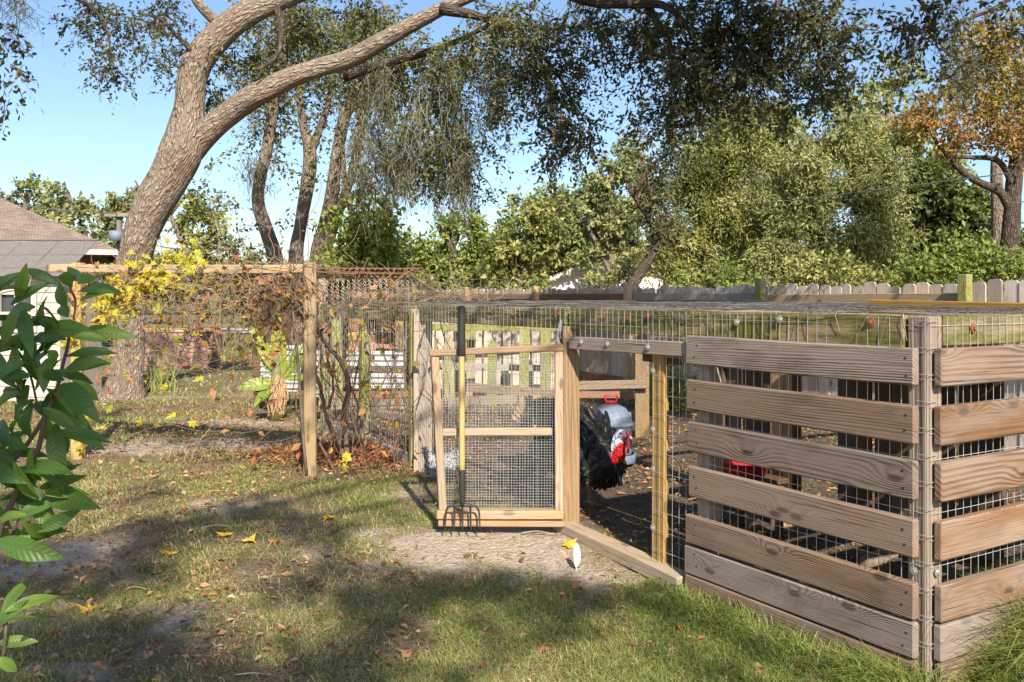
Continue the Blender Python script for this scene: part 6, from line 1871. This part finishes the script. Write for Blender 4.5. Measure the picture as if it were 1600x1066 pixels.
GLb = 'larger fallen leaves on the lawn'
fl = [lobed_leaf_mesh('fallen_leaf', M['deadleaf'], s_, curl=.9) for s_ in (.09, .075, .1)]
fo = [blade_mesh('fallen_leaf', M['deadleaf'], s_, s_ * .45, 1.6, 9, .6, .05) for s_ in (.08, .1)]
fg = [lobed_leaf_mesh('fallen_leaf', M['goldfall'], s_, curl=.7) for s_ in (.12, .10)]


def fall(me, px, py, label, z=.02, cat='leaf', name='fallen_leaf'):
    g = G(px, py); g[2] = float(ground_z(g[0], g[1])) + z
    a_ = rng.random() * 6.28
    o = link(name, me, None, frame([math.cos(a_), math.sin(a_), rng.normal() * .12], [-math.sin(a_), math.cos(a_), rng.normal() * .2], g))
    return tag(o, label, cat, GLb)


for px, py, lb_ in ((275, 868, 'bright golden leaf on the grass, left of the middle'), (378, 850, 'pale gold leaf lying just right of the bright golden one'), (880, 852, 'golden leaf on the sand beside the sill'), (358, 843, 'small gold leaf above the pale gold one'), (525, 812, 'yellow leaf on the grass left of the fork'), (145, 960, 'dull yellow leaf in the shaded lower left lawn')):
    fall(random.choice(fg), px, py, lb_, .025)
for px, py, me_, lb_ in ((725, 925, fl[0], 'orange-brown curled leaf on the shaded sand edge'), (857, 1018, fl[1], 'orange leaf on the grass near the bottom, right of centre'), (1058, 1021, fo[1], 'dark red-brown curled leaf below the slatted corner'), (643, 1027, fl[2], 'orange-brown leaf low in the middle lawn'), (428, 846, fl[2], 'faded pink-brown leaf right of the gold leaves'), (548, 880, fl[1], 'brown leaf on the grass left of the sand patch'), (340, 880, fo[0], 'tan curled leaf below the gold leaves'), (112, 893, fl[2], 'rust leaf lying in the left shadow'), (1042, 925, fl[0], 'pink-brown leaf by the end of the sill'), (905, 925, fl[2], 'tan leaf on the ground below the white feather'), (226, 895, fo[1], 'grey-tan leaf lying in the left lawn shadow'), (415, 1015, fo[0], 'brown curled leaf near the bottom left of centre'), (300, 745, fl[0], 'orange leaf on the bare strip left of the golden post'), (342, 760, fl[1], 'tan-orange leaf near the bare strip'), (205, 866, fl[1], 'small rust leaf on the grass at left'), (930, 995, fo[0], 'small dark leaf low on the right lawn')):
    fall(me_, px, py, lb_)
# white feather stuck upright
fx = G(900, 893)
ft_ = empty('feather', fx, 'white feather standing upright on the sand before the sill', 'feather')
fm = MB(); n = 26
t_ = np.linspace(0, 1, n)
for s_ in (-1, 1):
    wd = .021 * np.sin(np.pi * np.clip(t_ * .85 + .12, 0, 1)) ** .7 * (1.15 if s_ > 0 else .7)
    if s_ > 0:
        for c0 in (.35, .52, .66):
            wd = wd * (1 - .6 * np.exp(-((t_ - c0) / .022) ** 2))
    st_ = np.stack([fx[0] + .012 * t_ - .012 * t_ ** 2, fx[1] + .01 * t_, fx[2] + .02 + .115 * t_], -1)
    ed = st_ + np.stack([s_ * wd, .006 * np.ones(n), .012 * np.ones(n)], -1)
    q = np.arange(n - 1)
    fm.add(np.concatenate([st_, ed]), np.stack([q, q + 1, q + 1 + n, q + n], -1))
fm.build('vane', M['feather'], ft_)
fm = MB(); tube(fm, [fx - UP * .01, fx + UP * .06 + np.array([.003, .004, 0]), fx + np.array([0, .01, .13])], [.0018, .0015, .0006], 5); fm.build('quill', M['feather'], ft_)
for px, py, L_, a_, lb_ in ((337, 829, .17, .15, 'pale bleached bark strip on the shaded lawn'), (340, 769, .15, .1, 'thin pale stick near the bare strip'), (215, 930, .13, .05, 'short white twig in the left shadow'), (395, 1060, .14, 0, 'pale twig at the bottom edge'), (960, 918, .1, .0, 'pale straw stalk below the sill'), (840, 838, .2, -.15, 'thin curved twig lying under the gate'), (570, 870, .08, -.4, 'short twig in the grass left of the sand')):
    g = G(px, py); g[2] = float(ground_z(g[0], g[1])) + .018
    d = np.array([math.cos(a_), math.sin(a_), 0])
    o = MB(); pts = smooth_path([g - d * L_ / 2, g + UP * .008 + rng.normal(size=3) * .006, g + d * L_ / 2], 8); tube(o, pts, np.linspace(.0035, .0018, 8), 6); tag(o.build('twig', M['stick'], None, True), lb_, 'twig', 'pale twigs on the ground')
# weeds by the back fence
for px, py, Y, r_, lb_ in ((1052, 632, 11.0, .3, 'leafy green weed clump against the fence right of the golden gate post'), (1025, 620, 11.3, .2, 'smaller weed clump left of the leafy one by the fence')):
    wd = empty('weed_clump', (sx(px, Y), Y, 0), lb_, 'weeds', 'weeds by the fence')
    cr = MB(); spray(cr, None, [np.array([sx(px, Y), Y, .22])], [np.array([r_, .2, .22])], [60], 9, .2, .07, .55, -.2, .75); cr.build('foliage', M['bgleaf2'], wd)
    st = MB()
    for i in range(8):
        b_ = np.array([sx(px, Y) + rng.normal() * .1, Y + rng.normal() * .06, 0]); tube(st, [b_, b_ + np.array([rng.normal() * .06, 0, .35])], [.006, .002], 4)
    st.build('stem', M['greenstem'], wd)
